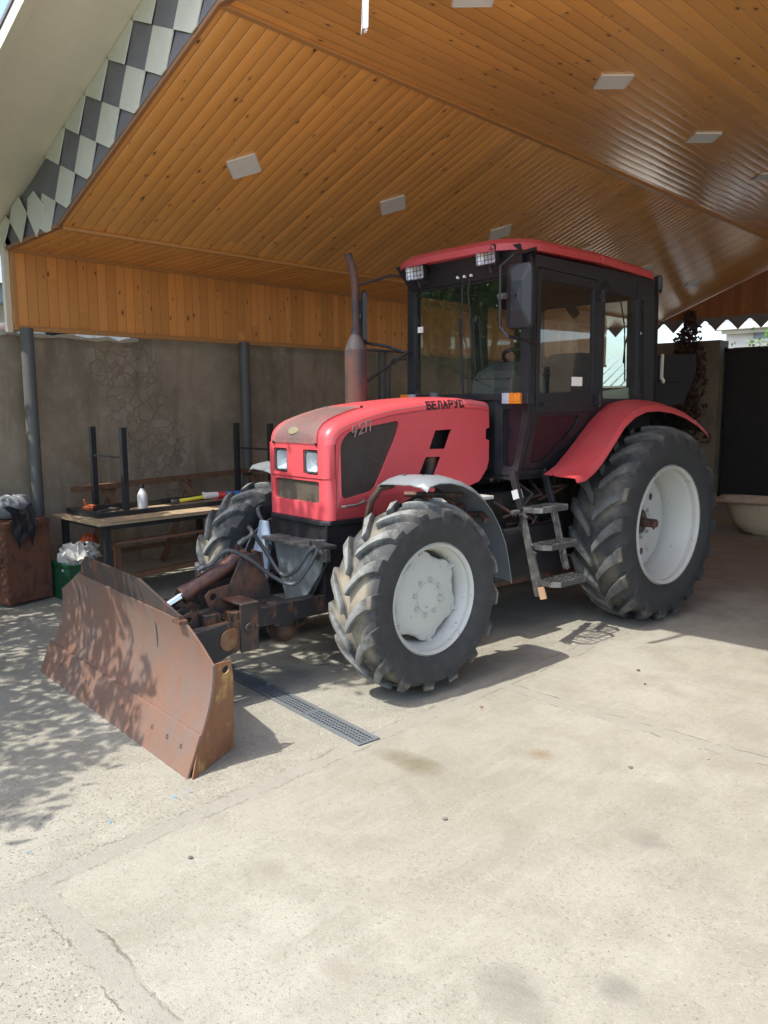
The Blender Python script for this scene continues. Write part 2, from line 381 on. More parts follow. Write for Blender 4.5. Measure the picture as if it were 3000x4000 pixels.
def concrete_wall(name, col, dark, patch=True):
    t = NT(name); p = t.pos(); X = t.xyz(p)
    n1 = t.noise(p, 1.3, 7, .65); n2 = t.noise(p, 9, 6, .7); n3 = t.noise(p, 60, 4)
    c = t.mix(t.ramp(n1, [(.36, 0), (.64, 1)]), dark, col)
    c = t.mix(t.math('MULTIPLY', t.ramp(n2, [(.5, 0), (.7, 1)]), .3), c, tuple(q*1.4 for q in col))
    h = t.math('ADD', t.math('MULTIPLY', n2, .5), t.math('MULTIPLY', n3, .3))
    if patch:
        q = t.n('VectorMath', {0: p, 1: t.vscale(t.n('TexNoise', {'Vector': p, 'Scale': 6.0, 'Detail': 6.0}).outputs[1], (.30, .30, .30))}, operation='ADD').outputs[0]
        ed = t.n('TexVoronoi', {'Vector': q, 'Scale': 7.0}, feature='DISTANCE_TO_EDGE').outputs['Distance']
        ln = t.math('SUBTRACT', 1, t.math('MULTIPLY', ed, 16), clamp=True)
        yy = t.math('SUBTRACT', X[1], t.math('ADD', 4.05, t.math('MULTIPLY', t.math('SUBTRACT', 2.3, X[2]), .42)))
        mask = t.math('SUBTRACT', 1, t.math('ABSOLUTE', t.math('MULTIPLY', yy, 1.5)), clamp=True)
        mask = t.ramp(t.math('ADD', mask, t.math('MULTIPLY', t.math('SUBTRACT', n1, .5), 1.3)), [(.3, 0), (.55, 1)])
        sc = t.n('TexVoronoi', {'Vector': q, 'Scale': 7.0}); rr = t.xyz(sc.outputs['Color'])[0]
        c = t.mix(t.math('MULTIPLY', mask, t.math('MULTIPLY', rr, .3)), c, (.30, .255, .19))
        ln = t.math('MULTIPLY', ln, mask); c = t.mix(t.math('MULTIPLY', ln, t.ramp(n2, [(.42, .0), (.62, .5)])), c, (.12, .10, .075))
        fl = t.math('MULTIPLY', t.math('GREATER_THAN', rr, .86), mask); c = t.mix(t.math('MULTIPLY', fl, .35), c, (.45, .42, .36))
        h = t.math('SUBTRACT', h, t.math('MULTIPLY', ln, .9)); h = t.math('ADD', h, t.math('MULTIPLY', fl, .4))
        # dark damp streaks running down
        sv = t.comb(X[0], t.math('MULTIPLY', X[1], 5.5), t.math('MULTIPLY', X[2], .6))
        stv = t.ramp(t.noise(sv, 1.0, 5, .6), [(.52, 0), (.68, 1)])
        c = t.mix(t.math('MULTIPLY', stv, .5), c, (.15, .125, .095))
    return t.pbr(c, .92, 0, t.bump(h, .6, .012), 0, .25)

M = {}
M['ground'] = concrete_ground()
M['wall'] = concrete_wall('grey_cement_render', (.43, .36, .27), (.27, .225, .165))
M['farwall'] = concrete_wall('brown_cement_render', (.24, .20, .15), (.15, .125, .095), False)
M['pinkwall'] = concrete_wall('pale_render', (.62, .58, .5), (.52, .49, .43), False)
M['w_slope'] = wood_boards('varnished_pine_slope', 0, 1, .105, wave=1.3)
M['w_flat'] = wood_boards('varnished_pine_flat', 1, 0, .105, wave=.5)
M['w_apron'] = wood_boards('varnished_pine_apron', 2, 1, .098, rough=.45, coat=.1, col=(.86, .41, .125), dark=(.72, .30, .08))
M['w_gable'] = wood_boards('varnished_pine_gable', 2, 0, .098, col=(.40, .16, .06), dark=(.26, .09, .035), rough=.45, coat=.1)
M['w_trim'] = flat('varnished_pine_trim', (.62, .31, .11), .4)
M['w_trim_d'] = flat('weathered_pine_trim', (.38, .18, .08), .6)
M['cream'] = paint('cream_sheet', (.86, .79, .62), .4, .12, (.45, .42, .33), 3)
M['tile_l'] = paint('cream_tile', (.78, .75, .62), .4, .25, (.40, .41, .33), 4)
M['tile_g'] = paint('grey_tile', (.21, .20, .21), .5, .45, (.11, .095, .125), 4)
M['postgrey'] = paint('grey_post_paint', (.125, .135, .135), .5, .3, (.2, .19, .17), 5)
M['red'] = paint('faded_red_paint', (.62, .075, .088), .34, .14, (.68, .22, .21), 4, coat=.12)
M['red2'] = paint('red_fender_plastic', (.47, .055, .062), .48, .2, (.5, .2, .18), 4)
M['black'] = paint('black_paint', (.014, .014, .018), .42, .25, (.07, .06, .05), 7)
M['matblack'] = flat('matt_black', (.012, .012, .016), .75)
M['blackp'] = paint('black_plastic', (.017, .018, .023), .40, .22, (.07, .065, .06), 6)
M['dark'] = rusty('greasy_iron', (.035, .032, .03), (.10, .055, .03), .35, 6)
M['greyp'] = paint('grey_fender_plastic', (.19, .215, .23), .36, .2, (.27, .28, .28), 5)
M['white'] = rusty('chipped_white_rim', (.53, .54, .50), (.20, .10, .06), .22, 13, .42, False, 0)
M['whiter'] = rusty('dusty_white_rim', (.50, .50, .47), (.26, .19, .12), .24, 9, .5, False, 0)
M['rust'] = rusty('brown_rust', (.060, .048, .044), (.13, .062, .040), .55, 6, .55)
M['bladem'] = rusty('rusty_blade_steel', (.235, .165, .135), (.20, .115, .082), .58, 2.6, .5, True, .25)
M['bladed'] = rusty('dark_blade_steel', (.085, .072, .065), (.16, .075, .05), .4, 5, .5, True, .4)
M['bladey'] = rusty('flaking_yellow_paint', (.50, .33, .12), (.20, .085, .045), .80, 7, .6, True, .1)
M['chrome'] = flat('polished_rod', (.75, .8, .86), .12, 1.0)
M['steel'] = rusty('worn_step_steel', (.12, .12, .12), (.19, .185, .175), .45, 7, .45, False, .5)
M['rubber'] = flat('black_rubber', (.022, .022, .024), .6)
M['hose'] = flat('grey_hose', (.07, .075, .08), .5)
M['tyre_f'] = tyre_mat('front_tyre_rubber', .563, .522, .95)
M['tyre_r'] = tyre_mat('rear_tyre_rubber', .76, .712, .42)
M['glass'] = glass('cab_glass', refl=1.7, dirt=.04); M['glassw'] = glass('windscreen_glass', refl=3.0, dirt=.03); M['lens'] = glass('clear_lens', (.9, .93, .95), 1.2, .05)
M['reflector'] = flat('lamp_reflector', (.80, .82, .84), .28, .25)
M['mirrorg'] = flat('mirror_silver', (.85, .87, .9), .05, 1.0)
M['amber'] = flat('amber_lens', (.75, .22, .02), .2)
M['clear'] = flat('clear_indicator_lens', (.42, .44, .50), .2)
M['sidemesh'] = mesh_mat('side_grille_mesh', (.07, .055, .048), pitch=.009, axes=(0, 2))
M['topmesh'] = mesh_mat('top_grille_mesh', (.13, .12, .11), pitch=.008, axes=(0, 1))
M['frontmesh'] = mesh_mat('front_grille_mesh', (.12, .10, .075), pitch=.009, axes=(1, 2))
M['decal'] = flat('black_lettering', (.03, .012, .015), .4)
M['decalg'] = flat('grey_lettering', (.20, .13, .13), .4); M['decalp'] = flat('pale_lettering', (.34, .21, .19), .5)
M['stack'] = rusty('exhaust_stack', (.060, .052, .056), (.10, .050, .036), .55, 3, .72)
M['bluegrey'] = paint('blue_grey_cowl', (.075, .10, .105), .5, .2, (.16, .17, .16), 6)
M['lampw'] = flat('lamp_panel', (.90, .90, .86), .5); M['lampf'] = flat('lamp_frame', (.80, .79, .74), .45)
M['glassdark'] = flat('dark_panel_glass', (.02, .016, .02), .12)
# ================================================================== SETTING
YG, YF = 3.0, 14.0             # front and far gable planes of the carport
XE, XK, XR = -7.55, -6.49, -4.19
ZE, ZK, ZR = 3.07, 3.103, 4.028
XR2, XK2, XE2 = 0.40, 2.70, 3.76
def ceil_z(x):
    return interp([(XE, ZE), (XK, ZK), (XR, ZR), (XR2, ZR), (XK2, ZK), (XE2, ZE)], x)
def roof_z(x):                 # underside of the roof overhang
    xm = (XR+XR2)/2; return 4.32+0.4015*(xm+5.079-abs(x-xm))
g = MB(); g.add([(-400, -400, 0), (400, -400, 0), (400, 400, 0), (-400, 400, 0)], [(0, 1, 2, 3)])
tag(g.build('ground', M['ground']), 'pale worn concrete yard slab with joints and stains', 'ground', kind='structure')

# ---- carport
cp = thing('carport', (-7.5, 3.3, 0), 'timber lined carport with pine ceiling, grey posts and diamond tiled gable', 'carport')
def cbuild(mb, name, mat, bevel=0, par=None):
    o = mb.build(name, mat, par or cp, bevel)
    if par is None: o.matrix_parent_inverse = Matrix.Translation((7.5, -3.3, 0))
    return o
b = MB(); T = .02
def strip_x(b, x0, x1, y0, y1, zf=ceil_z, th=T, mi=0):
    b.add([(x0, y0, zf(x0)), (x1, y0, zf(x1)), (x1, y1, zf(x1)), (x0, y1, zf(x0)), (x0, y0, zf(x0)+th), (x1, y0, zf(x1)+th), (x1, y1, zf(x1)+th), (x0, y1, zf(x0)+th)],
          [(0, 3, 2, 1), (4, 5, 6, 7), (0, 1, 5, 4), (1, 2, 6, 5), (2, 3, 7, 6), (3, 0, 4, 7)], mi)
b = MB(); strip_x(b, XK, XR, YG, YF); cbuild(b, 'sloped_ceiling', M['w_slope'])
b = MB(); strip_x(b, XR2, XK2, YG, YF); cbuild(b, 'sloped_ceiling', M['w_slope'])
b = MB(); strip_x(b, XR+.001, XR2-.001, YG, YF); cbuild(b, 'flat_ceiling', M['w_flat'])
b = MB(); strip_x(b, XE, XK-.001, YG, YF); cbuild(b, 'eave_soffit', M['w_slope'])
b = MB(); strip_x(b, XK2+.001, XE2, YG, YF); cbuild(b, 'eave_soffit', M['w_slope'])
b = MB(); b.bb((XE-.02, YG, 2.36), (XE, YF, ZE+.1)); cbuild(b, 'apron_boards', M['w_apron'])

b = MB()
b.bar((XK+.0, YG+.01, ZK-.012), (XK, YF, ZK-.012), .055, .03); b.bar((XE+.012, YG+.02, ZE-.012), (XE+.012, YF, ZE-.012), .03, .035)
b.bar((XE+.005, YG, 2.372), (XE+.005, YF, 2.372), .034, .045); b.bar((XR, YG, ZR-.012), (XR, YF, ZR-.012), .05, .022)
b.bar((XE+.006, YG+.02, 2.37), (XE+.006, YG+.02, ZE), .04, .03)
cbuild(b, 'ceiling_trim', M['w_trim'], .004)
b = MB(); b.bar((XK, YG-.012, ZK+.005), (XR, YG-.012, ZR+.005), .03, .03); b.bar((XE, YG-.012, ZE), (XK, YG-.012, ZK), .045, .03)
b.bar((XR, YG-.012, ZR+.005), (XR2, YG-.012, ZR+.005), .05, .05)
cbuild(b, 'gable_edge_trim', M['w_trim_d'], .004)
# gable walls
def gable(y0, y1):
    b = MB(); xs = [XE, XK, XR, (XR+XR2)/2, XR2, XK2, XE2]
    low = [(x, ceil_z(x)+.021) for x in xs]; top = [(x, roof_z(x)-.01) for x in reversed(xs)]
    b.plate(low+top, [], lambda x, z: (x, y0, z), (0, y1-y0, 0)); return b
cbuild(gable(YG+.002, YG+.06), 'front_gable_board', M['tile_g'])
b = MB(); xs = [XE, XK, XR, XR2, XK2, XE2]
b.plate([(XE2, 3.09), (XE, 3.09)]+[(x, ceil_z(x)-.004) for x in xs], [], lambda x, z: (x, YF-.03, z), (0, .025, 0))
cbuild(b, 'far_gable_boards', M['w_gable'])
cbuild(gable(YF+.002, YF+.05), 'far_gable_top', M['tile_g'])
# pointed tiles hanging under the far gable
b = MB(); x = XE+.02; i = 0; pw = .372
while x < XE2-.3:
    b.plate([(x, 3.12), (x, 3.085), (x+pw/2, 2.895), (x+pw, 3.085), (x+pw, 3.12)], [], lambda u, w: (u, YF-.045, w), (0, .012, 0)); x += pw
cbuild(b, 'pointed_tiles', M['tile_g'])
# diamond tiles on the front gable
def clip(poly, a, bb_):   # keep the left side of the line a->b
    out = []; ax, az = a; bx, bz = bb_
    f = lambda p: (bx-ax)*(p[1]-az)-(bz-az)*(p[0]-ax)
    for i in range(len(poly)):
        p, q = poly[i], poly[(i+1) % len(poly)]; fp, fq = f(p), f(q)
        if fp >= 0: out.append(p)
        if (fp >= 0) != (fq >= 0):
            t_ = fp/(fp-fq); out.append((p[0]+(q[0]-p[0])*t_, p[1]+(q[1]-p[1])*t_))
    return out
sdir = V((1, 0.4015)).normalized(); ndir = V((-sdir.y, sdir.x)); hd = .196
tl, tg_ = MB(), MB()
rng = random.Random(3)
for row in range(0, 5):
    cen_n = row*hd        # row 0 grey centred on the edge, row 1 cream, ...
    for k in range(-2, 11):
        s = (k+(.5 if row % 2 else 0))*2*hd
        c = V((XK+.06, ZK+.012))+sdir*s+ndir*cen_n
        P = [c-ndir*hd, c+sdir*hd, c+ndir*hd, c-sdir*hd]
        P = [(p.x, p.y) for p in P]
        P = clip(P, (XK-.3, ZK+.02-.1208), (XR, ZR+.02))
        if len(P) > 2 and c.x < -6.80: continue
        if len(P) > 2: P = clip([p for p in P], (XR, roof_z(XR)-.004), (XE-.4, roof_z(XE-.4)-.004))
        if len(P) > 2: P = clip(P, (-3.9, 2), (-3.9, 6))[:]
        if len(P) > 2: P = clip(P, (-9, 3.078), (0, 3.078))
        if len(P) < 3: continue
        cream = row % 2 == 1; mb = tl if cream else tg_
        lift = .016 if cream else .006
        # each tile tips outwards towards its lower right edge
        mn = min((p[0]*.35-p[1]) for p in P); mx = max((p[0]*.35-p[1]) for p in P)
        f = lambda u, w: (u, YG-.004-lift-.022*((u*.35-w)-mn)/(mx-mn+1e-6), w)
        mb.plate(P, [], f, (0, .012, 0))
# kite shaped tiles under the low end of the gable
for P, cream in (([(-7.334, 3.396), (-7.187, 3.45), (-7.042, 3.284), (-7.187, 3.062), (-7.405, 3.276)], 1), ([(-7.0, 3.40), (-6.88, 3.44), (-6.677, 3.274), (-6.87, 3.065), (-7.028, 3.275)], 1),
                 ([(-7.485, 3.335), (-7.40, 3.279), (-7.594, 3.07), (-7.73, 3.25)], 1),
                 ([(-7.64, 3.28), (-7.45, 3.09), (-7.60, 3.075)], 0), ([(-7.60, 3.29), (-7.25, 3.40), (-7.2, 3.09), (-7.60, 3.075)], 0), ([(-7.25, 3.42), (-6.62, 3.64), (-6.5, 3.12), (-7.22, 3.08)], 0)):
    (tl if cream else tg_).plate(P[::-1], [], lambda u, w: (u, YG-.022-(.018 if cream else -.010), w), (0, .010, 0))
cbuild(tl, 'cream_diamond_tiles', M['tile_l'], .003); cbuild(tg_, 'grey_diamond_tiles', M['tile_g'], .003)
# overhang soffit, its rim and the roof sheet
YO = 2.34; xm = (XR+XR2)/2
b = MB()
for x0, x1 in ((-8.1, xm), (xm, 4.3)): strip_x(b, x0, x1, YO+.06, YG+.06, roof_z, .02)
cbuild(b, 'overhang_soffit', M['cream'])
b = MB()
for x0, x1 in ((-8.1, xm), (xm, 4.3)):
    strip_x(b, x0, x1, YO-.02, YO+.06, lambda x: roof_z(x)-.012, .11)
cbuild(b, 'overhang_rim', M['cream'], .004)
b = MB()
for x0, x1 in ((-8.12, xm), (xm, 4.32)): strip_x(b, x0, x1, YO-.03, YF+.5, lambda x: roof_z(x)+.1, .03)
cbuild(b, 'roof_sheet', M['tile_g'])
b = MB(); b.bb((-7.63, YG-.05, 2.33), (-7.571, YG-.0, 3.12)); b.bb((-7.66, YG-.05, 3.02), (-7.62, YG+.3, 3.2)); cbuild(b, 'corner_strip', M['cream'], .003)
b = MB(); b.bb((-7.64, YG, 2.40), (-7.60, YF, 3.2)); cbuild(b, 'apron_backing', M['cream'])
for y in (3.09, 5.53, 7.8, 10.0, 12.3):
    b = MB(); b.tube([(-7.5, y, 0), (-7.5, y, 2.37)], .058, 20); b.box((-7.5, y, .01), (.2, .2, .02)); cbuild(b, 'post', M['postgrey'])
for y in (3.33, 7.8, 12.3):
    b = MB(); b.tube([(3.74, y, 0), (3.74, y, 2.37)], .058, 20); b.box((3.74, y, .01), (.2, .2, .02)); cbuild(b, 'post', M['postgrey'])

# ---- ceiling lamps
def make_lamp(loc, rot, label):
    t = thing('ceiling_light', loc, label, 'ceiling light', group='square ceiling light panels'); t.rotation_euler = rot
    h = .122
    b = MB(); P = rrect(-h, -h, h, h, .018); b.plate(P, [rrect(-h+.011, -h+.011, h-.011, h-.011, .01)], lambda x, y: (x, y, -.013), (0, 0, .013)); b.build('frame', M['lampf'], t)
    b = MB(); b.plate(rrect(-h+.0105, -h+.0105, h-.0105, h-.0105, .01), [], lambda x, y: (x, y, -.0115), (0, 0, .010)); b.build('diffuser', M['lampw'], t)
    return t
slope_rot = (Matrix.Rotation(-math.atan(.4025), 4, 'Y') @ Matrix.Rotation(radians(43), 4, 'Z')).to_euler()
flat_rot = (0, 0, radians(43))
ordn = ['nearest', 'second', 'third', 'fourth', 'fifth', 'sixth']
where = ['nearest the tiled gable', 'left of the cab, above the exhaust', 'just above the cab roof front edge', 'behind the middle of the red cab roof', 'above the rear of the cab roof', 'farthest back, right of the cab rear lamp']
LL = make_lamp((-5.375, 4.01, ceil_z(-5.375)-.001), slope_rot, 'white square light on the sloped pine ceiling, '+where[0])
for k in range(1, 6): dup(LL, (-5.375, 4.01+1.735*k, ceil_z(-5.375)-.001), slope_rot, 'white square light on the sloped pine ceiling, '+where[k])
wr = ['nearest the hanging strap', 'second from the hanging strap', 'third from the hanging strap, over shiny reflections', 'farthest from the hanging strap']
RLt = make_lamp((-3.055, 3.96, ZR-.001), flat_rot, 'white square light on the flat pine ceiling, '+wr[0])
for k in range(1, 4): dup(RLt, (-3.055-.02*k, 3.96+1.715*k, ZR-.001), flat_rot, 'white square light on the flat pine ceiling, '+wr[k])

# ---- boundary walls
b = MB(); wt = []
y = -8.0; rng = random.Random(5)
while y < 4.33: wt.append((y, 2.315+rng.uniform(-.012, .012))); y += .11
wt += [(4.33, 2.335), (4.36, 2.45)]+[(YF+.2, 2.47)]
b.plate([(-8.0, 0), (YF+.2, 0)]+wt[::-1], [], lambda y, z: (-7.72, y, z), (-.18, 0, 0))
tag(b.build('boundary_wall', M['wall']), 'stained grey cement wall with cracked flaking render behind the benches', 'wall')
b = MB(); y0 = 3.0
b.plate([(y, z-.002) for y, z in wt if y > -7.9 and y < 4.34]+[(y, z+.03+.012*sin(i*2.1)) for i, (y, z) in reversed(list(enumerate(wt))) if y > -7.9 and y < 4.34], [], lambda y, z: (-7.705, y, z), (-.2, 0, 0))
o = b.build('mortar_cap', M['pinkwall'], bpy.data.objects['boundary_wall'])
b = MB(); b.bb((-7.6, YF-.05, 0), (-5.79, YF+.12, 1.96))
tag(b.build('rear_wall', M['farwall']), 'low brown rendered wall at the back, seen through the cab', 'wall')
b = MB(); b.bb((-6.45, YF-.28, 0), (-5.30, YF+.1, 2.72)); b.bb((-5.31, YF+.35, 0), (-4.86, YF+.75, 2.62))
tag(b.build('gate_pillar', M['farwall'], None, .01), 'square brown rendered pillar left of the black gate', 'pillar')
gt = thing('metal_gate', (-5.31, YF, 0), 'wide solid black metal gate behind the old bathtub', 'gate')
b = MB(); b.bb((0.0, -.02, .05), (4.9, .02, 2.58)); b.build('gate_panel', M['black'], gt)
b = MB()
for z in (.08, 1.3, 2.56): b.bar((0, -.045, z), (4.9, -.045, z), .05, .05)
for x in (.02, 1.6, 3.2, 4.88): b.bar((x, -.045, 0), (x, -.045, 2.6), .05, .05)
b.build('gate_frame', M['black'], gt)
b = MB(); b.bb((-.38, YF-.08, 0), (6.0, YF+.1, 3.0)); b.bb((5.8, 8.5, 0), (6.0, YF-.08, 3.0)); tag(b.build('reflection_wall', M['farwall']), 'unseen brown corner wall, added so the cab door glass reflects dark', 'wall')  # out of view, added to darken the reflection in the door glass


# ---- plant hanging over the pillar
def leaf_cluster(mb, pts, size, rng, mi=0, asp=.55):
    for p in pts:
        d = V((rng.gauss(0, 1), rng.gauss(0, 1), rng.gauss(0, .6))).normalized(); u = d.orthogonal().normalized()
        u = Matrix.Rotation(rng.uniform(0, 6.28), 3, d) @ u; w = d.cross(u); s = size*rng.uniform(.6, 1.3); p = V(p)
        fold = d*s*.18
        mb.add([p-u*s*.5, p-u*s*.1+w*s*asp*.5+fold, p+u*s*.25+w*s*asp*.38+fold, p+u*s*.6, p+u*s*.25-w*s*asp*.38+fold, p-u*s*.1-w*s*asp*.5+fold],
               [(0, 1, 5), (1, 2, 4, 5), (2, 3, 4)], mi, False)
def leafm(name, c1, c2, rough=.5, trans=.25):
    t = NT(name); n = t.noise(t.pos(), 7, 3)
    r = t.n('TexWhiteNoise', {'Vector': t.n('VectorMath', {0: t.pos(), 1: (14, 14, 14)}, operation='MULTIPLY').outputs[0]}, noise_dimensions='3D').outputs[0]
    c = t.mix(n, c1, c2); b = t.n('BsdfPrincipled', {'Base Color': c, 'Roughness': rough})
    tl_ = t.n('BsdfTranslucent', {'Color': c}); m = t.n('MixShader', {0: trans, 1: b.outputs[0], 2: tl_.outputs[0]})
    t.t.links.new(m.outputs[0], t.out.inputs[0]); return t.mat
M['leafdry'] = leafm('dry_leaf', (.045, .022, .02), (.085, .045, .035), .7, .1)
M['leaf'] = leafm('green_leaf', (.05, .12, .02), (.13, .26, .05), .5, .12); M['bark'] = rusty('bark', (.12, .085, .055), (.08, .05, .03), .5, 14)
pl = thing('climbing_plant', (-5.85, YF-.42, 0), 'dark reddish pointed shrub in front of the pillar', 'shrub')
rng = random.Random(11); pts = []
for i in range(1500):
    h = rng.random(); z = 1.0+2.2*h; r = .40*(1-h)**.6*(1+.3*sin(9*h+i % 5))+.05
    a = rng.uniform(0, 6.28); q = sqrt(rng.random()); pts.append((r*q*cos(a)+.12*(h-.3), r*q*sin(a)*.6, z))
b = MB(); leaf_cluster(b, pts, .085, rng); b.build('foliage', M['leafdry'], pl)
b = MB(); b.tube([(0, 0, 0), (.02, 0, 1.2), (.05, 0, 2.6)], [.035, .025, .01], 8)
for i in range(10): z = 1.1+i*.17; a = i*2.4; b.tube([(.03, 0, z), (.25*cos(a), .15*sin(a), z+.2)], [.012, .004], 5)
b.build('trunk', M['bark'], pl)

# ---- hanging strap
b = MB(); c0 = V((-2.93, 2.93, 3.48)); rows = []
for i in range(9):
    z = 1.1*i/8; rows.append([c0+V((-.02+.008*sin(i*.9), .0, z)), c0+V((.0, -.008, z)), c0+V((.022+.006*sin(i*.9), .004, z+.002))])
b.shell(rows, (0, .003, 0))
for i in range(9): x = -.02+.005*i; b.tube([c0+V((x, 0, .004)), c0+V((x+rng.uniform(-.004, .004), 0, -.012-rng.random()*.014))], .0011, 4)
t = NT('striped_webbing'); X = t.xyz(t.pos()); u = t.math('SUBTRACT', X[0], c0.x)
f = t.math('LESS_THAN', t.math('ABSOLUTE', t.math('ADD', u, .008)), .004); w = t.math('GREATER_THAN', t.math('FRACT', t.math('MULTIPLY', X[2], 140)), .5)
cc = t.mix(t.math('MULTIPLY', w, .4), (.75, .72, .72), (.5, .46, .48)); cc = t.mix(f, cc, (.05, .045, .09)); t.pbr(cc, .8)
tag(b.build('hanging_strap', t.mat), 'frayed white and blue webbing strap hanging from the roof edge', 'strap')

# ---- houses beyond the walls
def house(name, label, loc): return thing(name, loc, label, 'house')
M['houseblue'] = paint('blue_stucco', (.42, .50, .56), .8, .2, (.6, .6, .55), 3); M['housew'] = paint('white_stucco', (.72, .69, .60), .8, .15, (.55, .52, .46), 3)
M['greenroof'] = paint('green_metal_roof', (.40, .47, .42), .4, .1, (.5, .55, .5), 2); M['greyroof'] = paint('grey_roof', (.33, .36, .37), .5, .2, (.4, .4, .4), 2)
h1 = house('neighbour_house', 'pale neighbouring house with grey roof seen above the boundary wall', (-13.2, 4.0, 0))
b = MB(); b.bb((-3, -2.5, 0), (1.6, 9, 3.05)); b.build('wall', M['pinkwall'], h1)
b = MB(); b.plate([(-2.9, 3.3), (11.0/1-1.5, 3.3), (9.6, 3.05), (-2.9, 3.05)], [], lambda y, z: (1.95, y, z), (-5.2, 0, 0)); b.build('eaves', M['greyroof'], h1)
b = MB(); b.plate([(-3.2, 3.28), (2.1, 3.28), (-.5, 4.6)], [], lambda x, z: (x, -2.8, z), (0, 12.4, 0)); b.build('roof', M['greyroof'], h1)
for (y0, y1, mt) in ((1.05, 1.35, 'glassdark'), (1.36, 1.42, 'w_trim')):
    b = MB(); b.bb((1.6, y0, 1.4), (1.63, y1, 2.75)); b.build('window' if mt == 'glassdark' else 'window_frame', M[mt], h1)
b = MB(); b.bb((1.6, 1.46, 1.2), (1.66, 3.6, 2.78)); b.bb((1.6, 1.75, 1.2), (1.68, 1.77, 2.78)); b.build('panel', M['housew'], h1)
b = MB(); b.tube([(-11.5, 3.4, 2.46), (-7.95, 3.07, 2.41), (-7.72, 3.04, 2.40)], .045, 12); b.tube([(-7.76, 3.045, 2.40), (-7.62, 3.03, 2.395)], .06, 12)
tag(b.build('water_pipe', paint('pinkish_pipe', (.55, .42, .38), .5, .2, (.5, .5, .45), 6)), 'pale pinkish pipe ending beside the first post', 'pipe')
h2 = house('ornate_house', 'white and blue house with pilasters beyond the black gate', (-6.8, 18.6, 0))
b = MB(); b.bb((-.2, 0, 0), (5, 5, 3.4)); b.build('wall', M['houseblue'], h2)
b = MB(); b.bb((-.45, -.35, 3.28), (5.3, 0, 3.42)); b.bb((-.3, -.2, 3.2), (5.1, 0, 3.28)); b.bb((-.25, -.03, 2.6), (.35, 0, 3.2)); b.build('cornice', M['housew'], h2, .01)
b = MB(); b.plate(rrect(.25, 1.4, 1.35, 3.02, .01), [rrect(.37, 1.5, 1.23, 2.9, .01)], lambda x, z: (x, -.03, z), (0, -.05, 0)); b.bb((.2, -.1, 3.0), (1.4, -.03, 3.06)); b.build('window_frame', M['housew'], h2, .006)
b = MB(); b.bb((.37, -.02, 1.5), (1.23, -.01, 2.9)); b.build('window', M['glassdark'], h2)
b = MB()
for i in range(7): b.tube([(.42+.125*i, -.06, 1.5), (.42+.125*i, -.06, 2.9)], .008, 6)
b.build('window_bars', M['housew'], h2)
for x in (1.5, 3.4):
    b = MB(); b.bb((x, -.14, 0), (x+.34, -.0, 3.2)); [b.bb((x+.05+.08*i, -.155, .3), (x+.09+.08*i, -.14, 3.05)) for i in range(3)]; b.build('pilaster', M['housew'], h2, .005)
b = MB(); b.plate([(-.6, 3.42), (5.5, 3.42), (2.4, 5.2)], [], lambda x, z: (x, -.3, z), (0, 5.6, 0)); b.build('roof', M['greyroof'], h2)
h3 = house('green_roofed_shed', 'low shed with a pale green sheet roof far behind the cab', (-13.5, 25, 0))
b = MB(); b.bb((-3, 0, 0), (2.3, 4, 2.3)); b.build('wall', M['housew'], h3)
b = MB(); b.plate([(-3.3, 2.25), (3.0, 2.25), (1.6, 3.25), (-3.3, 3.45)], [], lambda x, z: (x, -.3+1.9*(z-2.25), z), (0, .05, .02)); b.plate([(2.9, 2.2), (3.0, 2.2), (1.62, 3.3), (1.52, 3.3)], [], lambda x, z: (x, -.36+1.9*(z-2.25), z), (0, -.05, .03))
for i in range(16): x = -3.2+.36*i; b.bar((x, -.34, 2.27), (x, 1.7, 3.28 if x < 1.6 else 2.8), .03, .04)
b.build('roof', M['greenroof'], h3)
b = MB(); b.tube([(-8.35, 17.2, 0), (-8.35, 17.2, 5.2)], .04, 8); tag(b.build('utility_pole', M['housew']), 'thin pale pole standing beyond the back wall', 'pole')
# leafy branch by the ornate house
bs = thing('garden_bush', (-5.75, 17.9, 0), 'light green bush before the ornate house window', 'bush')
rng = random.Random(4); b = MB(); leaf_cluster(b, [(rng.gauss(0, .35), rng.gauss(0, .2), 2.75+rng.gauss(0, .22)) for _ in range(260)], .09, rng); b.build('foliage', M['leaf'], bs)
b = MB(); b.tube([(0, 0, 0), (0, 0, 2.6)], .03, 6); b.build('stem', M['bark'], bs)
# house behind the photographer, mirrored in the cab glass
h4 = house('white_house', 'white house with tall windows reflected in the windscreen', (-11.5, -5.4, 0))
b = MB(); b.bb((-6, -4, 0), (5, 0, 4.7)); b.build('wall', M['pinkwall'], h4)
b = MB(); b.bb((-6.4, -4.4, 4.7), (5.4, .4, 4.9)); b.build('roof', M['greyroof'], h4)
for x in (-2.5, .1, 2.7):
    b = MB(); b.bb((x, .0, 1.9), (x+1.3, .02, 3.9)); b.build('window', M['glassdark'], h4)
    b = MB(); b.plate(rrect(x-.08, .82, x+1.38, 2.98, .01), [rrect(x+.05, .95, x+.6, 2.2, .01), rrect(x+.7, .95, x+1.25, 2.2, .01), rrect(x+.05, 2.3, x+1.25, 2.85, .01)], lambda u, z: (u, .02, z+1.0), (0, .05, 0)); b.build('window_frame', M['lampw'], h4)
vh = thing('vine_hedge', (-14.5, -3.6, 0), 'dense green vines before the white house, mirrored in the windscreen', 'vines')
rng = random.Random(8); b = MB(); pts = []
while len(pts) < 5200:
    x, z = rng.uniform(-5, 6.2), rng.uniform(0, 6.4)
    if 1.0 < x < 3.0 and 2.4 < z < 4.0+.4*sin(x*7) and rng.random() < .93: continue
    if mnoise.noise(V((x*1.2, z*1.2, 5))) < -.22: continue
    pts.append((x, rng.gauss(0, .22), z))
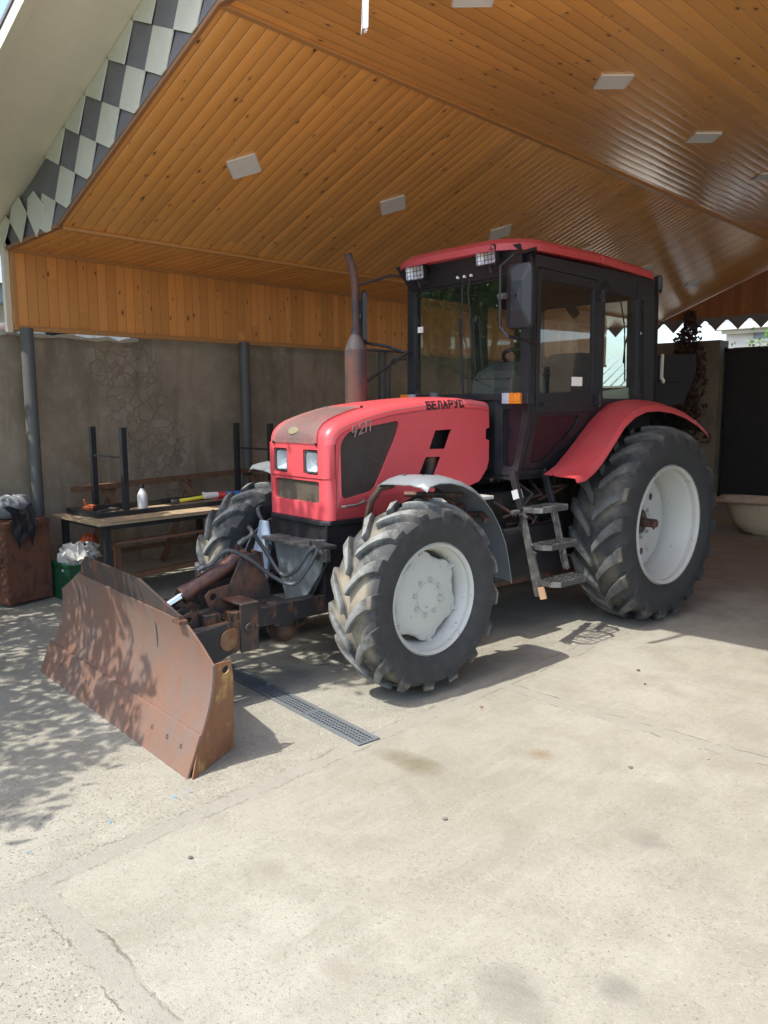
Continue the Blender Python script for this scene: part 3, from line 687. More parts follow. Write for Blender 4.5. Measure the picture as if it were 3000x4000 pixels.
leaf_cluster(b, pts, .22, rng); b.build('foliage', leafm('brightened_vine_leaf', (.10, .24, .04), (.22, .42, .08), .5, .5), vh)  # leaf colour brightened to look sunlit, the hedge itself stands in shade
b = MB()
for i in range(9): b.tube([(-4.6+1.3*i, -.1, 0), (-4.4+1.3*i, -.1, 3), (-4.7+1.3*i, -.1, 6)], .04, 6)
for z in (1.5, 3.2, 4.9): b.bar((-5, -.1, z), (6.2, -.1, z), .05, .05)
b.build('trellis', M['bark'], vh)

# ---- shade tree at the left of the photographer
tr = thing('shade_tree', (-8.3, -1.2, 0), 'leafy tree whose crown drops dappled shade on the dozer blade', 'tree')
rng = random.Random(21); b = MB()
SX, SY = 0.16, 0.64
def inframe(p):
    d = V(p)-V((0, 0, 1.663)); z = d.dot(fwd)
    if z < .1: return False
    return abs(d.dot(R_)/z) < .57 and abs(d.dot(U_)/z) < .73
reg = [(-3.1, .9), (-2.98, 1.2), (-3.35, 1.75), (-3.75, 2.35), (-3.3, 3.0), (-3.15, 3.45), (-3.7, 4.0), (-5.5, 4.4), (-7.6, 3.9), (-9.5, 3.0), (-9.0, .5), (-6.0, -.8), (-4.0, .6), (-3.5, .95)]
def inside(x, y, P):
    c = False
    for i in range(len(P)):
        (x1, y1), (x2, y2) = P[i-1], P[i]
        if (y1 > y) != (y2 > y) and x < (x2-x1)*(y-y1)/(y2-y1)+x1: c = not c
    return c
clus = []
for _ in range(60000):
    gx, gy = rng.uniform(-9.6, -2.8), rng.uniform(-.9, 4.6)
    n_ = mnoise.noise(V((gx*1.1, gy*1.1, 3)))
    if not inside(gx+.25*n_, gy+.25*mnoise.noise(V((gx*1.3, gy*1.3, 8))), reg): continue
    if .45*n_+.8*mnoise.noise(V((gx*4.2, gy*4.2, 1))) < -.24 : continue
    z = rng.uniform(2.1, 3.5)
    p = (gx-SX*z, gy-SY*z, z)
    if inframe(p): 
        z = rng.uniform(3.4, 4.8); p = (gx-SX*z, gy-SY*z, z)
        if inframe(p): continue
    clus.append(V(p))
    if len(clus) >= 5200: break
pts = []
for c in clus:
    for j in range(rng.choice((4, 5))): pts.append(c-tr.location+V((rng.gauss(0, .07), rng.gauss(0, .07), rng.gauss(0, .06))))
print('CLUSTERS', len(clus)); leaf_cluster(b, pts, .10, rng); b.build('crown', M['leaf'], tr)
b = MB(); b.tube([(0, 0, 0), (.1, .05, 1.2), (.4, .1, 2.6)], [.16, .12, .09], 12)
tips = rng.sample(clus, 46)
for q in tips:
    q = q-tr.location; s0 = V((.4, .1, 2.6)); mid = s0.lerp(q, .5)+V((rng.gauss(0, .1), rng.gauss(0, .1), .15)); b.tube([s0, mid, q], [.035, .018, .005], 6)
b.build('trunk', M['bark'], tr)
# ================================================================== TRACTOR (local: x forward, y left, z up)
TH = radians(4.92)
TR = thing('tractor', (-3.7477, 3.4519, 0), 'red farm tractor with black cab, white rims and a rusty dozer blade on the front', 'tractor', -(pi/2+TH))
def P_(mb, name, mat, par=None, bevel=0): return mb.build(name, mat, par or TR, bevel)

# ---- tyres and wheels
def tyre(mb, R, W, rim, base, nl, lh, side=1):
    hw = W/2
    # closed carcass section (v, r)
    sec = [(-hw*.80, rim-.004), (-hw*.92, rim+.03), (-hw*1.03, rim+(base-rim)*.42), (-hw*.99, rim+(base-rim)*.78), (-hw*.86, base-.022), (-hw*.55, base-.006), (0, base),
           (hw*.55, base-.006), (hw*.86, base-.022), (hw*.99, rim+(base-rim)*.78), (hw*1.03, rim+(base-rim)*.42), (hw*.92, rim+.03), (hw*.80, rim-.004)]
    mb.lathe(sec, n=96)
    def rad(v):
        v = abs(v); return interp([(0, base), (hw*.55, base-.006), (hw*.86, base-.022), (hw*.99, rim+(base-rim)*.78)], v)
    dphi = 2*pi/nl
    for s in (-1, 1):
        for k in range(nl):
            ph0 = k*dphi+(dphi/2 if s > 0 else 0)
            rows = []; N = 9
            for i in range(N):
                t_ = i/(N-1)
                if t_ < .8:
                    q = t_/.8; v = (.02*0+.01+(hw*.93-.01)*q); r = rad(v); lag = .62*dphi*(1.9*q-.55*q*q)*(R/.6)**.0
                    top = min(R, r+lh)-(.006*q*q)
                else:
                    q = (t_-.8)/.2; v = hw*(.935+.085*q); r = base-.025-.05*q*(R/.56); lag = .62*dphi*(1.35+.10*q)
                    top = r+lh*(1.0-.35*q)
                wth = (.024+.026*t_)*(R/.56)
                if t_ >= .8: vt = v+.012*(1-q)
                else: vt = v
                def pt(vv, rr, a): return V((rr*sin(a), s*vv, rr*cos(a)))
                a = ph0-lag  # angle grows towards the front; the centre leads
                rows.append([pt(v, r-.012, a-wth*1.25/R*1.0), pt(vt, top-.001, a-wth*.82/R), pt(vt, top, a-wth*.7/R), pt(vt, top, a+wth*.7/R), pt(vt, top-.001, a+wth*.82/R), pt(v, r-.012, a+wth*1.25/R)])
            mb.grid(rows, smooth=False)
            mb.add(rows[0], [(0, 1, 2, 3, 4, 5)]); mb.add(rows[-1], [(5, 4, 3, 2, 1, 0)])
def front_wheel(y, s):
    # s=+1: outer face towards +y
    b = MB()
    prof = [(.148, .325), (.155, .318), (.140, .302), (.118, .300), (.10, .283), (.03, .270), (-.06, .270), (-.12, .285), (-.15, .32), (-.155, .325), (-.15, .33), (-.10, .30), (.0, .285), (.10, .30), (.148, .33), (.155, .325)]
    b.lathe([(h*s, r) for h, r in prof], n=72)
    w = b.build('front_wheel', M['white'], TR, 0, loc=(0, y, .563))
    b = MB()
    P = []
    for i in range(96):
        a = 2*pi*i/96; q = abs(sin(3*a+.35)); rr_ = .236+.030*min(1, max(0, (q-.45)*2.2)); P.append((rr_*cos(a), rr_*sin(a)))
    P_in = [(x*.80, z*.80) for x, z in P]
    n = len(P); th = -.012*s
    PC = circ2(0, 0, .240, 96); rows = [[((p[0]*(1-k_)+c_[0]*k_)*f_, h*s, (p[1]*(1-k_)+c_[1]*k_)*f_) for p, c_ in zip(P+[P[0]], PC+[PC[0]])] for f_, h, k_ in ((1.0, .050, 0), (.985, .058, .05), (.95, .062, .5), (.93, .066, 1), (.80, .073, 1), (.60, .079, 1), (.36, .083, 1), (.35, .089, 1), (.33, .089, 1), (0.0, .089, 1))]
    b.grid(rows); b.grid([[(x, y+th, z) for x, y, z in r] for r in rows]); b.grid([rows[0], [(x, y+th, z) for x, y, z in rows[0]]])
    for k in range(6):
        a = (pi/6)-.35/3+k*pi/3; c = V((.262*cos(a), .052*s, .262*sin(a)))
        b.box(c, (.045, .035, .03), Matrix.Rotation(-a, 3, 'Y')); b.tube([c+V((0, .0, 0)), c+V((0, .03*s, 0))], .011, 6)
    b.build('rim_disc', M['white'], w)
    for k in range(8):
        b = MB(); a = k*pi/4+.2; c = V((.103*cos(a), .080*s, .103*sin(a))); b.tube([c, c+V((0, .016*s, 0))], .0135, 6, smooth=False); b.tube([c, c+V((0, .026*s, 0))], .007, 8); b.tube([c, c+V((0, .004*s, 0))], .018, 12); b.build('wheel_bolt', M['whiter'], w)
    b = MB(); c = V((-.1*1, .08*s, -.02)); b.tube([c, c+V((0, .035*s, 0))], .019, 12); b.tube([c, c+V((0, .045*s, 0))], .008, 8)
    b.build('grease_nipple', M['whiter'], w)
    b = MB(); tyre(b, .563, .355, .318, .518, 16, .045); b.build('tyre', M['tyre_f'], w)
    b = MB(); b.lathe([(-.15*s, .0), (-.15*s, .13), (.0*s, .15), (.03*s, .13), (.035*s, 0)], n=24); b.build('hub', M['dark'], w)
    return w
front_wheel(.77, 1); w = front_wheel(-.77, -1)
def rear_wheel(y, s):
    b = MB()
    prof = [(.195, .455), (.205, .447), (.185, .428), (.150, .425), (.13, .405), (.05, .395), (.01, .372), (-.06, .368), (-.10, .385), (-.185, .43), (-.2, .455), (-.19, .465), (-.1, .41), (0, .39), (.1, .41), (.19, .462), (.205, .458)]
    b.lathe([(h*s, r) for h, r in prof], n=84)
    w = b.build('rear_wheel', M['white'], TR, 0, loc=(-2.43, y, .745))
    b = MB(); P = circ2(0, 0, .372, 72); hl = []
    for k in range(6): hl.append(circ2(.255*cos(k*pi/3+.25), .255*sin(k*pi/3+.25), .030, 16))
    b.plate(P, hl, lambda x, z: (x, -.07*s, z), (0, -.012*s, 0)); b.lathe([(-.07*s, .20), (-.05*s, .185), (-.05*s, .06), (-.05*s, 0)], n=48)
    b.build('rim_disc', M['whiter'], w)
    for k in range(8): b = MB(); a = k*pi/4; c = V((.12*cos(a), -.05*s, .12*sin(a))); b.tube([c, c+V((0, .03*s, 0))], .014, 6, smooth=False); b.build('wheel_bolt', M['whiter'], w)
    b = MB(); b.tube([(0, -.06*s, 0), (0, .085*s, 0)], [.036, .034], 16); b.tube([(0, .085*s, 0), (0, .092*s, 0)], [.034, .026], 16); b.lathe([(-.05*s, .075), (-.03*s, .072), (-.03*s, .0)], n=24); b.build('axle_end', M['rust'], w)
    b = MB(); tyre(b, .757, .44, .445, .704, 20, .052); b.build('tyre', M['tyre_r'], w)
    return w
rear_wheel(.80, 1); rear_wheel(-.80, -1)

# ---- hood
ZT = [(-1.13, 1.675), (-.84, 1.705), (-.5, 1.69), (-.2, 1.66), (.04, 1.61), (.12, 1.585)]
HW = .322; RR = .062
path = [V((.300, 1.43)), V((.296, 1.465)), V((.283, 1.497)), V((.262, 1.522)), V((.235, 1.543)), V((.19, 1.565)), V((.12, 1.588)), V((.04, 1.61)), V((-.08, 1.637)), V((-.2, 1.66)), V((-.35, 1.676)), V((-.5, 1.69)), V((-.67, 1.70)), V((-.84, 1.705)), V((-1.0, 1.695)), V((-1.125, 1.680))]
def norm_at(i):
    a = path[max(i-1, 0)]; c = path[min(i+1, len(path)-1)]; d = (c-a).normalized(); return V((-d.y, d.x)) if False else V((d.y, -d.x))*-1 if False else V((-d.y, d.x))*(-1 if (-d.y*1+d.x*0) < 0 and i < 3 else 1)
NR = []
for i in range(len(path)):
    a = path[max(i-1, 0)]; c = path[min(i+1, len(path)-1)]; d = (c-a).normalized(); n = V((d.y, -d.x))
    NR.append(n if n.y > 0 or n.x > .5 else -n)
NR[0] = V((1, 0))
rows = []
for i, p in enumerate(path):
    n = NR[i]; r = [];
    for j in range(7):
        a = j/6*pi/2; r.append((HW-RR+RR*cos(a), RR-RR*sin(a)))
    r += [(HW*.55, -.004), (HW*.3, -.009), (0, -.011)]
    full_ = r+[(-y, dd) for y, dd in reversed(r[:-1])]
    rows.append([V((p.x-n.x*dd, y, p.y-n.y*dd)) for y, dd in full_])
b = MB(); b.shell(rows, lambda i, j, p: V((-NR[i].x*.006, 0, -NR[i].y*.006)))
hood = P_(b, 'hood', M['red'])
# side panels with openings
inner = [(p.x-NR[i].x*RR, p.y-NR[i].y*RR) for i, p in enumerate(path)]
low = [(-1.125, 1.27), (-1.105, 1.21), (-1.03, 1.13), (-.90, 1.095), (-.42, 1.075), (-.20, 1.0), (-.10, .965), (.0, .962), (.238, .975)]
notch = [(-1.125, 1.50), (-1.09, 1.49), (-1.09, 1.42), (-1.125, 1.41)]
outer = inner+notch+low
grill = roundpoly([(.205, 1.435), (.14, 1.505), (-.03, 1.532), (-.275, 1.565), (-.245, 1.47), (-.055, 1.135), (.20, 1.095)], .05)
vent1 = roundpoly([(-.59, 1.492), (-.745, 1.497), (-.685, 1.368), (-.535, 1.372)], .008, 2)
vent2 = roundpoly([(-.505, 1.322), (-.645, 1.317), (-.58, 1.185), (-.44, 1.205)], .008, 2)
for s in (1, -1):
    b = MB(); b.plate(outer, [grill, vent1, vent2], lambda x, z: (x, s*(HW+(0.0 if z > 1.1 else -.03*(1.1-z)/.14)), z), (0, -s*.012, 0)); P_(b, 'side_panel', M['red'], hood, .0015)
    b = MB(); b.plate([(x*1.0, z) for x, z in grill], [], lambda x, z: (x, s*(HW-.013), z), (0, -s*.001, 0)); P_(b, 'side_grille', M['sidemesh'], hood)
    b = MB(); b.tube([(.2, s*(HW+.001), 1.055), (.195, s*(HW+.03), 1.058), (.12, s*(HW+.04), 1.062), (.04, s*(HW+.03), 1.078), (.035, s*(HW+.001), 1.08)], .0085, 8); P_(b, 'handle', M['steel'], hood)
    # seam along the shoulder and down the nose
    b = MB(); b.tube([V((p.x-NR[i].x*(RR*.62), s*(HW+.0005), p.y-NR[i].y*(RR*.62)))+V((0, -s*.008, 0)) for i, p in enumerate(path)]+[], .0035, 5); P_(b, 'seam', M['decalg'], hood)
# nose
def nose_prof(z): return .300 if z > 1.08 else .300-.02*(1.08-z)/.1
hl = [rrect(.085, 1.245, .235, 1.395, .012), rrect(-.235, 1.245, -.085, 1.395, .012)]
b = MB()
b.plate(rrect(-.262, 1.225, .262, 1.43, .004), hl, lambda y, z: (.309, y, z), (-.03, 0, 0))
gl = rrect(-.235, 1.075, .235, 1.205, .018)
b.plate([(-.262, .975), (.262, .975), (.262, 1.222), (-.262, 1.222)], [gl], lambda y, z: (.302, y, z), (-.02, 0, 0))
for s in (1, -1):
    rws = []
    for z in (.975, 1.08, 1.222, 1.2255, 1.43):
        e = .302 if z < 1.224 else .309
        rws.append([V((e-.06+.06*sin(a*pi/12), s*(.262+.06*cos(a*pi/12)), z)) for a in range(6, -1, -1)])
    b.shell(rws, (-.004, -s*.006, 0))
P_(b, 'nose_panel', M['red'], hood, .002)
b = MB(); b.plate(gl, [], lambda y, z: (.285, y, z), (-.001, 0, 0)); P_(b, 'front_grille', M['frontmesh'], hood)
b = MB()
b.plate([(-.30, .28), (-.30, -.28), (.12, -.30), (.265, -.30), (.30, -.25), (.30, .25), (.265, .30), (.12, .30)][::-1], [], lambda x, y: (x+.02, y*1.06, .945), (0, 0, .028)); P_(b, 'nose_lip', M['blackp'], hood, .006)
for s in (1, -1):
    yc = s*.16
    b = MB(); b.plate(rrect(yc-.068, 1.252, yc+.068, 1.388, .016), [rrect(yc-.0625, 1.257, yc+.0625, 1.383, .012)], lambda y, z: (.303, y, z), (-.02, 0, 0))
    hd = P_(b, 'headlight', M['steel'], hood)
    b = MB(); rws = []
    for i in range(7):
        q = i/6; rr = [(yc+(y-yc)*(1-q), 1.32+(z-1.32)*(1-q)) for y, z in rrect(yc-.058, 1.262, yc+.058, 1.378, .02, 5)]; rr.append(rr[0])
        rws.append([V((.296-.055*sqrt(max(0, 1-(1-q)**2)), y, z)) for y, z in rr])
    b.grid(rws); b.tube([(.24, yc, 1.32), (.272, yc, 1.32)], .012, 10); P_(b, 'reflector', M['reflector'], hd)
    b = MB(); b.plate(rrect(yc-.058, 1.262, yc+.058, 1.378, .014), [], lambda y, z: (.3, y, z), (-.003, 0, 0)); P_(b, 'lens', M['lens'], hd)
# perforated strip over the nose curve
rws = []
for i, p in enumerate(path[:9]):
    wd = .235-.012*i*.6; n = NR[i]; rws.append([V((p.x+n.x*.017, wd*(1-2*j/8), p.y+n.y*.017+.002*(1-abs(1-2*j/8)))) for j in range(9)])
b = MB(); b.grid(rws); P_(b, 'top_grille', M['topmesh'], hood)
b = MB()
for i in (0, 8):
    for s in (1, -1): p = path[i]; n = NR[i]; c = V((p.x+n.x*.008, s*(.225 if i == 0 else .18), p.y+n.y*.008)); b.tube([c, c+V((n.x, 0, n.y))*.012], .009, 8)
P_(b, 'grille_clips', M['black'], hood)
b = MB(); p = path[2]; n = NR[2]; d = V((-n.y, n.x)); cc = V((p.x+n.x*.012, -.03, p.y+n.y*.012))
P = circ2(0, 0, 1, 24)
b.plate(P, [], lambda u, w: cc+V((0, .048*u, 0))+V((d.x, 0, d.y))*(.026*w), V((n.x, 0, n.y))*.008); P_(b, 'oval_badge', flat('tarnished_badge', (.42, .38, .22), .35, .6), hood, .002)
# lettering
STK = {'Б': [[(.9, 1), (0, 1), (0, 0), (.7, 0), (.9, .15), (.9, .4), (.7, .55), (0, .55)]], 'Е': [[(.85, 1), (0, 1), (0, 0), (.85, 0)], [(0, .52), (.7, .52)]],
       'Л': [[(0, 0), (.12, .1), (.25, 1), (.9, 1), (.9, 0)]], 'А': [[(0, 0), (.45, 1), (.9, 0)], [(.17, .35), (.73, .35)]], 'Р': [[(0, 0), (0, 1), (.7, 1), (.88, .85), (.88, .6), (.7, .45), (0, .45)]],
       'У': [[(0, 1), (.45, .4)], [(.9, 1), (.38, 0), (.1, 0)]], 'С': [[(.88, .82), (.68, 1), (.2, 1), (0, .82), (0, .18), (.2, 0), (.68, 0), (.88, .18)]],
       '9': [[(.8, .55), (.2, .45), (0, .6), (0, .85), (.2, 1), (.65, 1), (.85, .8), (.85, .5), (.5, 0)]], '2': [[(.02, .78), (.2, 1), (.65, 1), (.85, .8), (.8, .55), (0, 0), (.88, 0)]], 'П': [[(0, 0), (0, 1), (.88, 1), (.88, 0)]]}
def lettering(txt, x0, s0, h, wch, gap, surf, sw, depth, slant=.18):
    b = MB(); x = x0
    for ch in txt:
        for st in STK[ch]:
            for (a, c) in zip(st, st[1:]):
                p = V((x+(a[0]+slant*a[1])*wch, s0+a[1]*h)); q = V((x+(c[0]+slant*c[1])*wch, s0+c[1]*h)); d = (q-p).normalized(); n = V((-d.y, d.x))*sw/2; e = d*sw*.45
                cs = [p-e-n, q+e-n, q+e+n, p-e+n]
                N = 3; r1 = [surf(*(cs[0].lerp(cs[1], t/N)), depth) for t in range(N+1)]; r2 = [surf(*(cs[3].lerp(cs[2], t/N)), depth) for t in range(N+1)]
                b.shell([r1, r2], lambda i, j, pp: V((0, -.003, -.001)), smooth=False)
        x += wch+gap
    return b
def hood_surf(u, s, dep):      # u along -x, s arc length from where the side starts to round
    x = -u; zt = interp(ZT[::1], x)
    if s < 0: return V((x, HW+dep, zt-RR+s))
    a = min(s/RR, pi/2); return V((x, HW-RR+(RR+dep)*cos(a), zt-RR+(RR+dep)*sin(a)))
P_(lettering('БЕЛАРУС', .515, .004, .050, .036, .0155, hood_surf, .0125, .0025), 'name_lettering', M['decal'], hood)
P_(lettering('92П', -.115, -.056, .060, .038, .016, hood_surf, .0085, .0035, .1), 'number_lettering', M['decalp'], hood)

# ---- engine and running gear
b = MB()
b.bb((-1.0, -.21, .62), (.12, .21, 1.50)); b.bb((-1.95, -.25, .50), (-1.0, .25, 1.02)); b.bb((-2.75, -.28, .45), (-1.95, .28, 1.15)); b.bb((-.1, -.27, .99), (.24, .27, 1.36))
eng = P_(b, 'engine_block', M['dark'], None, .02)
b = MB()
rr = random.Random(9)
for i in range(16): x = rr.uniform(-.95, .0); z = rr.uniform(.75, 1.4); b.tube([(x, .2, z), (x+.02, .27, z), (x+rr.uniform(-.2, .2), .28, z+rr.uniform(-.2, .15)), (x-.1, .21, z-.1)], rr.uniform(.008, .02), 7)
for i in range(5): b.lathe([(0, .05), (.05, .05), (.06, .03), (.06, 0)], c=(-.2-.17*i, .21, 1.15), n=16)
b.tube([(-.62, .24, 1.0), (-.62, .24, 1.36)], .05, 14); P_(b, 'engine_pipes', M['rust'], eng)
b = MB(); b.tube([(-2.43, -.75, .745), (-2.43, .75, .745)], .10, 16); P_(b, 'rear_axle', M['dark']); b = MB(); b.tube([(0, -.62, .56), (0, .62, .56)], .075, 14); b.bb((-.10, -.2, .40), (.10, .2, .72))
for s in (1, -1): b.tube([(0, s*.60, .42), (0, s*.60, .80)], .06, 12); b.bar((.15, s*.58, .56), (.17, 0, .52), .03, .03)
P_(b, 'front_axle', M['dark'])
b = MB(); b.bb((-1.85, .22, .40), (-1.05, .46, .78)); b.bb((-1.95, -.46, .40), (-1.05, -.22, .80)); b.bb((-.95, .19, .78), (-.62, .40, 1.02)); P_(b, 'fuel_tank', M['black'], None, .03)
b = MB(); b.bb((-.98, .26, 1.022), (-.60, .50, 1.045)); P_(b, 'battery_cover', M['white'], None, .004)
b = MB(); b.bar((-2.4, .31, .38), (-.2, .31, .42), .06, .12); b.bar((-2.4, -.31, .38), (-.2, -.31, .42), .06, .12); P_(b, 'chassis_rails', M['rust'])
b = MB()
for i in range(9):
    x0 = rr.uniform(-1.9, -1.2); z0 = rr.uniform(.75, 1.1); b.tube([(x0, .30, z0), (x0+rr.uniform(-.1, .1), .42, z0+rr.uniform(-.1, .05)), (x0+rr.uniform(-.3, .3), .36, z0+rr.uniform(-.25, .1))], .012, 6)
P_(b, 'linkage', M['rust'])
# front support, radiator shroud, weight plate
b = MB()
b.plate([(-.17, .83), (.36, .83), (.30, .66), (.10, .44), (-.08, .44), (-.13, .62)], [circ2(.0, .60, .012, 10)], lambda y, z: (.37-.06*(.83-z), y, z), (-.02, 0, 0))
P_(b, 'front_plate', paint('dusty_grey_plate', (.20, .23, .235), .5, .6, (.07, .07, .07), 9, bump=.2), None, .004)
b = MB(); b.bb((.30, -.20, .822), (.44, .40, .845)); b.bar((.40, -.18, .75), (.40, -.20, .84), .03, .03); P_(b, 'front_ledge', M['steel'], None, .004)
b = MB()
b.plate([(-.28, .93), (-.20, .93), (-.17, .80), (-.22, .55), (-.34, .52), (-.40, .66), (-.33, .80)], [circ2(-.30, .70, .012), circ2(-.27, .70, .012), circ2(-.29, .60, .010)], lambda y, z: (.40, y, z), (-.02, 0, 0))
P_(b, 'side_bracket', paint('blue_grey_bracket', (.28, .36, .45), .4, .3, (.5, .5, .48), 9), None, .004)
b = MB(); b.bb((-.35, -.30, .80), (.30, .30, .945)); b.bb((-.3, -.26, .48), (.30, -.18, .82)); b.bb((-.3, .18, .48), (.32, .30, .82)); b.bar((.30, .36, .80), (.36, .20, .46), .05, .02); P_(b, 'front_frame', M['black'], None, .006)
b = MB()
b.tube([(.42, .30, .84), (.44, .33, .88), (.40, .42, .885)], .007, 6); b.tube([(.42, .34, .80), (.42, .42, .82)], .012, 8); b.tube([(.42, .39, .83), (.44, .44, .815)], .010, 8); b.bb((.38, .30, .76), (.41, .44, .83)); P_(b, 'hose_valves', M['steel'])
# ---- front fenders
FP = [(.125, 1.205), (.06, 1.232), (-.02, 1.247), (-.12, 1.243), (-.22, 1.220), (-.33, 1.172), (-.42, 1.11), (-.50, 1.03), (-.57, .93), (-.625, .82), (-.66, .70), (-.69, .56)]
def fender(s):
    rws = []
    for i, (x, z) in enumerate(FP):
        a = FP[max(0, i-1)]; c = FP[min(len(FP)-1, i+1)]; d = V((c[0]-a[0], c[1]-a[1])).normalized(); n = V((-d.y, d.x)); n = -n if n.y < 0 and i < 6 else n
        if n.x > 0 and i > 4: n = -n
        y0, y1 = .555+.02*(i/11), .925
        r = []
        for j in range(11):
            q = j/10; y = y0+(y1-y0)*q; ridge = .010*max(0, 1-abs(q-.72)/.06)+.012*sin(pi*q)
            if q > .95: ridge -= .022
            if q < .05: ridge -= .012
            fx = -.05*abs(q-.1) if i == 0 else 0
            r.append(V((x-abs(n.x)*ridge*0-n.x*-ridge*-1*-1 if False else x+n.x*ridge+fx*(1-i), s*y, z+n.y*ridge)))
        rws.append(r)
    b = MB(); b.shell(rws, lambda i, j, p: V((0.006 if i > 7 else 0, 0, -.006 if i <= 7 else -.002)))
    f = P_(b, 'front_fender', M['greyp'])
    b = MB()
    b.tube([(.03, s*.60, 1.20), (.10, s*.56, 1.18), (.12, s*.50, 1.10), (.10, s*.42, .92)], .022, 8)
    b.tube([(-.30, s*.62, 1.14), (-.44, s*.66, 1.04), (-.50, s*.68, .92), (-.56, s*.66, .66)], .018, 8); b.tube([(-.15, s*.5, 1.12), (-.35, s*.8, 1.12)], .018, 8)
    b.tube([(-.50, s*.70, .98), (-.52, s*.80, .99), (-.50, s*.86, .96)], .02, 8); b.box((-.46, s*.66, 1.02), (.07, .05, .05)); b.tube([(-.52, s*.70, .95), (-.60, s*.74, .80), (-.62, s*.80, .62)], .014, 7)
    P_(b, 'fender_bracket', M['rust'], f)
    b = MB()
    for x, y in ((0.0, .66), (-.02, .8)): b.tube([(x, s*y, 1.24), (x, s*y, 1.265)], .010, 6)
    P_(b, 'fender_bolts', M['steel'], f)
fender(1); fender(-1)

# ---- cab
def side_y(z): return .60 if z > 1.6 else .60-(1.6-z)*.24
CX0, CXB, CX1 = -1.20, -2.02, -2.80
b = MB()
dwin = roundpoly([(-1.315, 2.50), (-1.935, 2.49), (-1.945, 1.755), (-1.315, 1.735)], .05)
qwin = roundpoly([(-2.085, 2.485), (-2.62, 2.46), (-2.685, 1.70), (-2.085, 1.70)], .03)
for s in (1, -1):
    f = lambda x, z: (x, s*side_y(z), z)
    b.plate([(-1.215, 2.655), (-2.80, 2.64), (-2.83, 2.50), (-2.86, 1.60), (-1.235, 1.60)], [roundpoly([(-1.27, 2.575), (-1.985, 2.555), (-1.985, 1.62), (-1.27, 1.62)], .03), qwin], f, (0, -s*.05, 0))
    if s: b.plate([(-1.235, 1.598), (-2.86, 1.598), (-2.80, 1.2), (-1.58, 1.2), (-1.56, 1.165), (-1.225, 1.165)], [[(-1.275, 1.597), (-1.985, 1.597), (-1.9, 1.5), (-1.52, 1.20), (-1.265, 1.20)]], f, (0, -s*.05, 0))
# front frame of the cab
b.plate([(-.60, 1.69), (-.60, 2.655), (.60, 2.655), (.60, 1.69)], [rrect(-.525, 1.735, .525, 2.515, .05)], lambda y, z: (CX0, y, z), (-.055, 0, 0))
for s in (1, -1):
    b.plate([(s*.30, 1.69), (s*.60, 1.69), (s*.60, 1.60), (s*.505, 1.165), (s*.30, 1.165)], [roundpoly([(s*.365, 1.63), (s*.545, 1.63), (s*.47, 1.225), (s*.375, 1.225)], .03)], lambda y, z: (CX0-.012*(1 if z < 1.69 else 0), y, z), (-.04, 0, 0))
b.plate([(-.60, 1.2), (-.60, 2.65), (.60, 2.65), (.60, 1.2)], [rrect(-.52, 1.75, .52, 2.50, .04)], lambda y, z: (-2.81-.05*(2.6-z)/1.0, y, z), (.05, 0, 0))
b.bb((-2.83, -.46, 1.13), (-1.22, .46, 1.19)); b.bb((CX0-.3, -.3, 1.16), (CX0-.02, .3, 1.70))
b.plate([(-1.22, 2.645), (-2.80, 2.635), (-2.78, 2.60), (-1.22, 2.60)], [], lambda x, z: (x, .585, z), (0, -1.17, 0))
# sloping visor under the roof
b.plate([(-.55, 2.53), (.55, 2.53), (.60, 2.70), (-.60, 2.70)], [], lambda y, z: (CX0+.02+.62*(z-2.53), y, z), (-.02, 0, 0))
cab = P_(b, 'cab', M['blackp'], None, .006)
# roof
def roof_outline(e, z):
    pts = [(-1.00, -.44), (-.985, 0), (-1.00, .44), (-1.10, .59), (-1.22, .645), (-2.0, .645), (-2.70, .63), (-2.84, .54), (-2.86, 0), (-2.84, -.54), (-2.70, -.63), (-2.0, -.645), (-1.22, -.645), (-1.10, -.59)]
    pts = roundpoly(pts, .06, 2); cx, cy = -1.92, 0
    return [V((cx+(x-cx)*(1-e/.93), cy+(y-cy)*(1-e/.64), z-.045*max(0, (-1.9-x))/.9)) for x, y in pts]
b = MB(); rws = [roof_outline(0, 2.668), roof_outline(.004, 2.712), roof_outline(.055, 2.752), roof_outline(.12, 2.764), roof_outline(.3, 2.780), roof_outline(.63, 2.786)]
rws = [r+[r[0]] for r in rws]; b.grid(rws); rws2 = [roof_outline(0, 2.672), roof_outline(.03, 2.675), roof_outline(.63, 2.69)]; b.grid([r+[r[0]] for r in rws2][::-1])
b.tube([(-1.95, .645, 2.675), (-1.95, .66, 2.70), (-1.93, .645, 2.71)], .008, 6)
P_(b, 'cab_roof', M['red2'], cab)
def glasspane(name, poly, f, par=None, gm='glass'):
    b = MB(); P = [V(f(*p)) for p in poly]; tr_ = tessellate_polygon([[V((p[0], p[1], 0)) for p in poly]]); b.add(P, [tuple(t) for t in tr_]); return P_(b, name, M[gm], par or cab)
glasspane('windshield', rrect(-.53, 1.73, .53, 2.52, .05), lambda y, z: (CX0-.02, y, z), None, 'glassw')
glasspane('rear_window', rrect(-.52, 1.75, .52, 2.50, .05), lambda y, z: (-2.80-.05*(2.6-z), y, z))
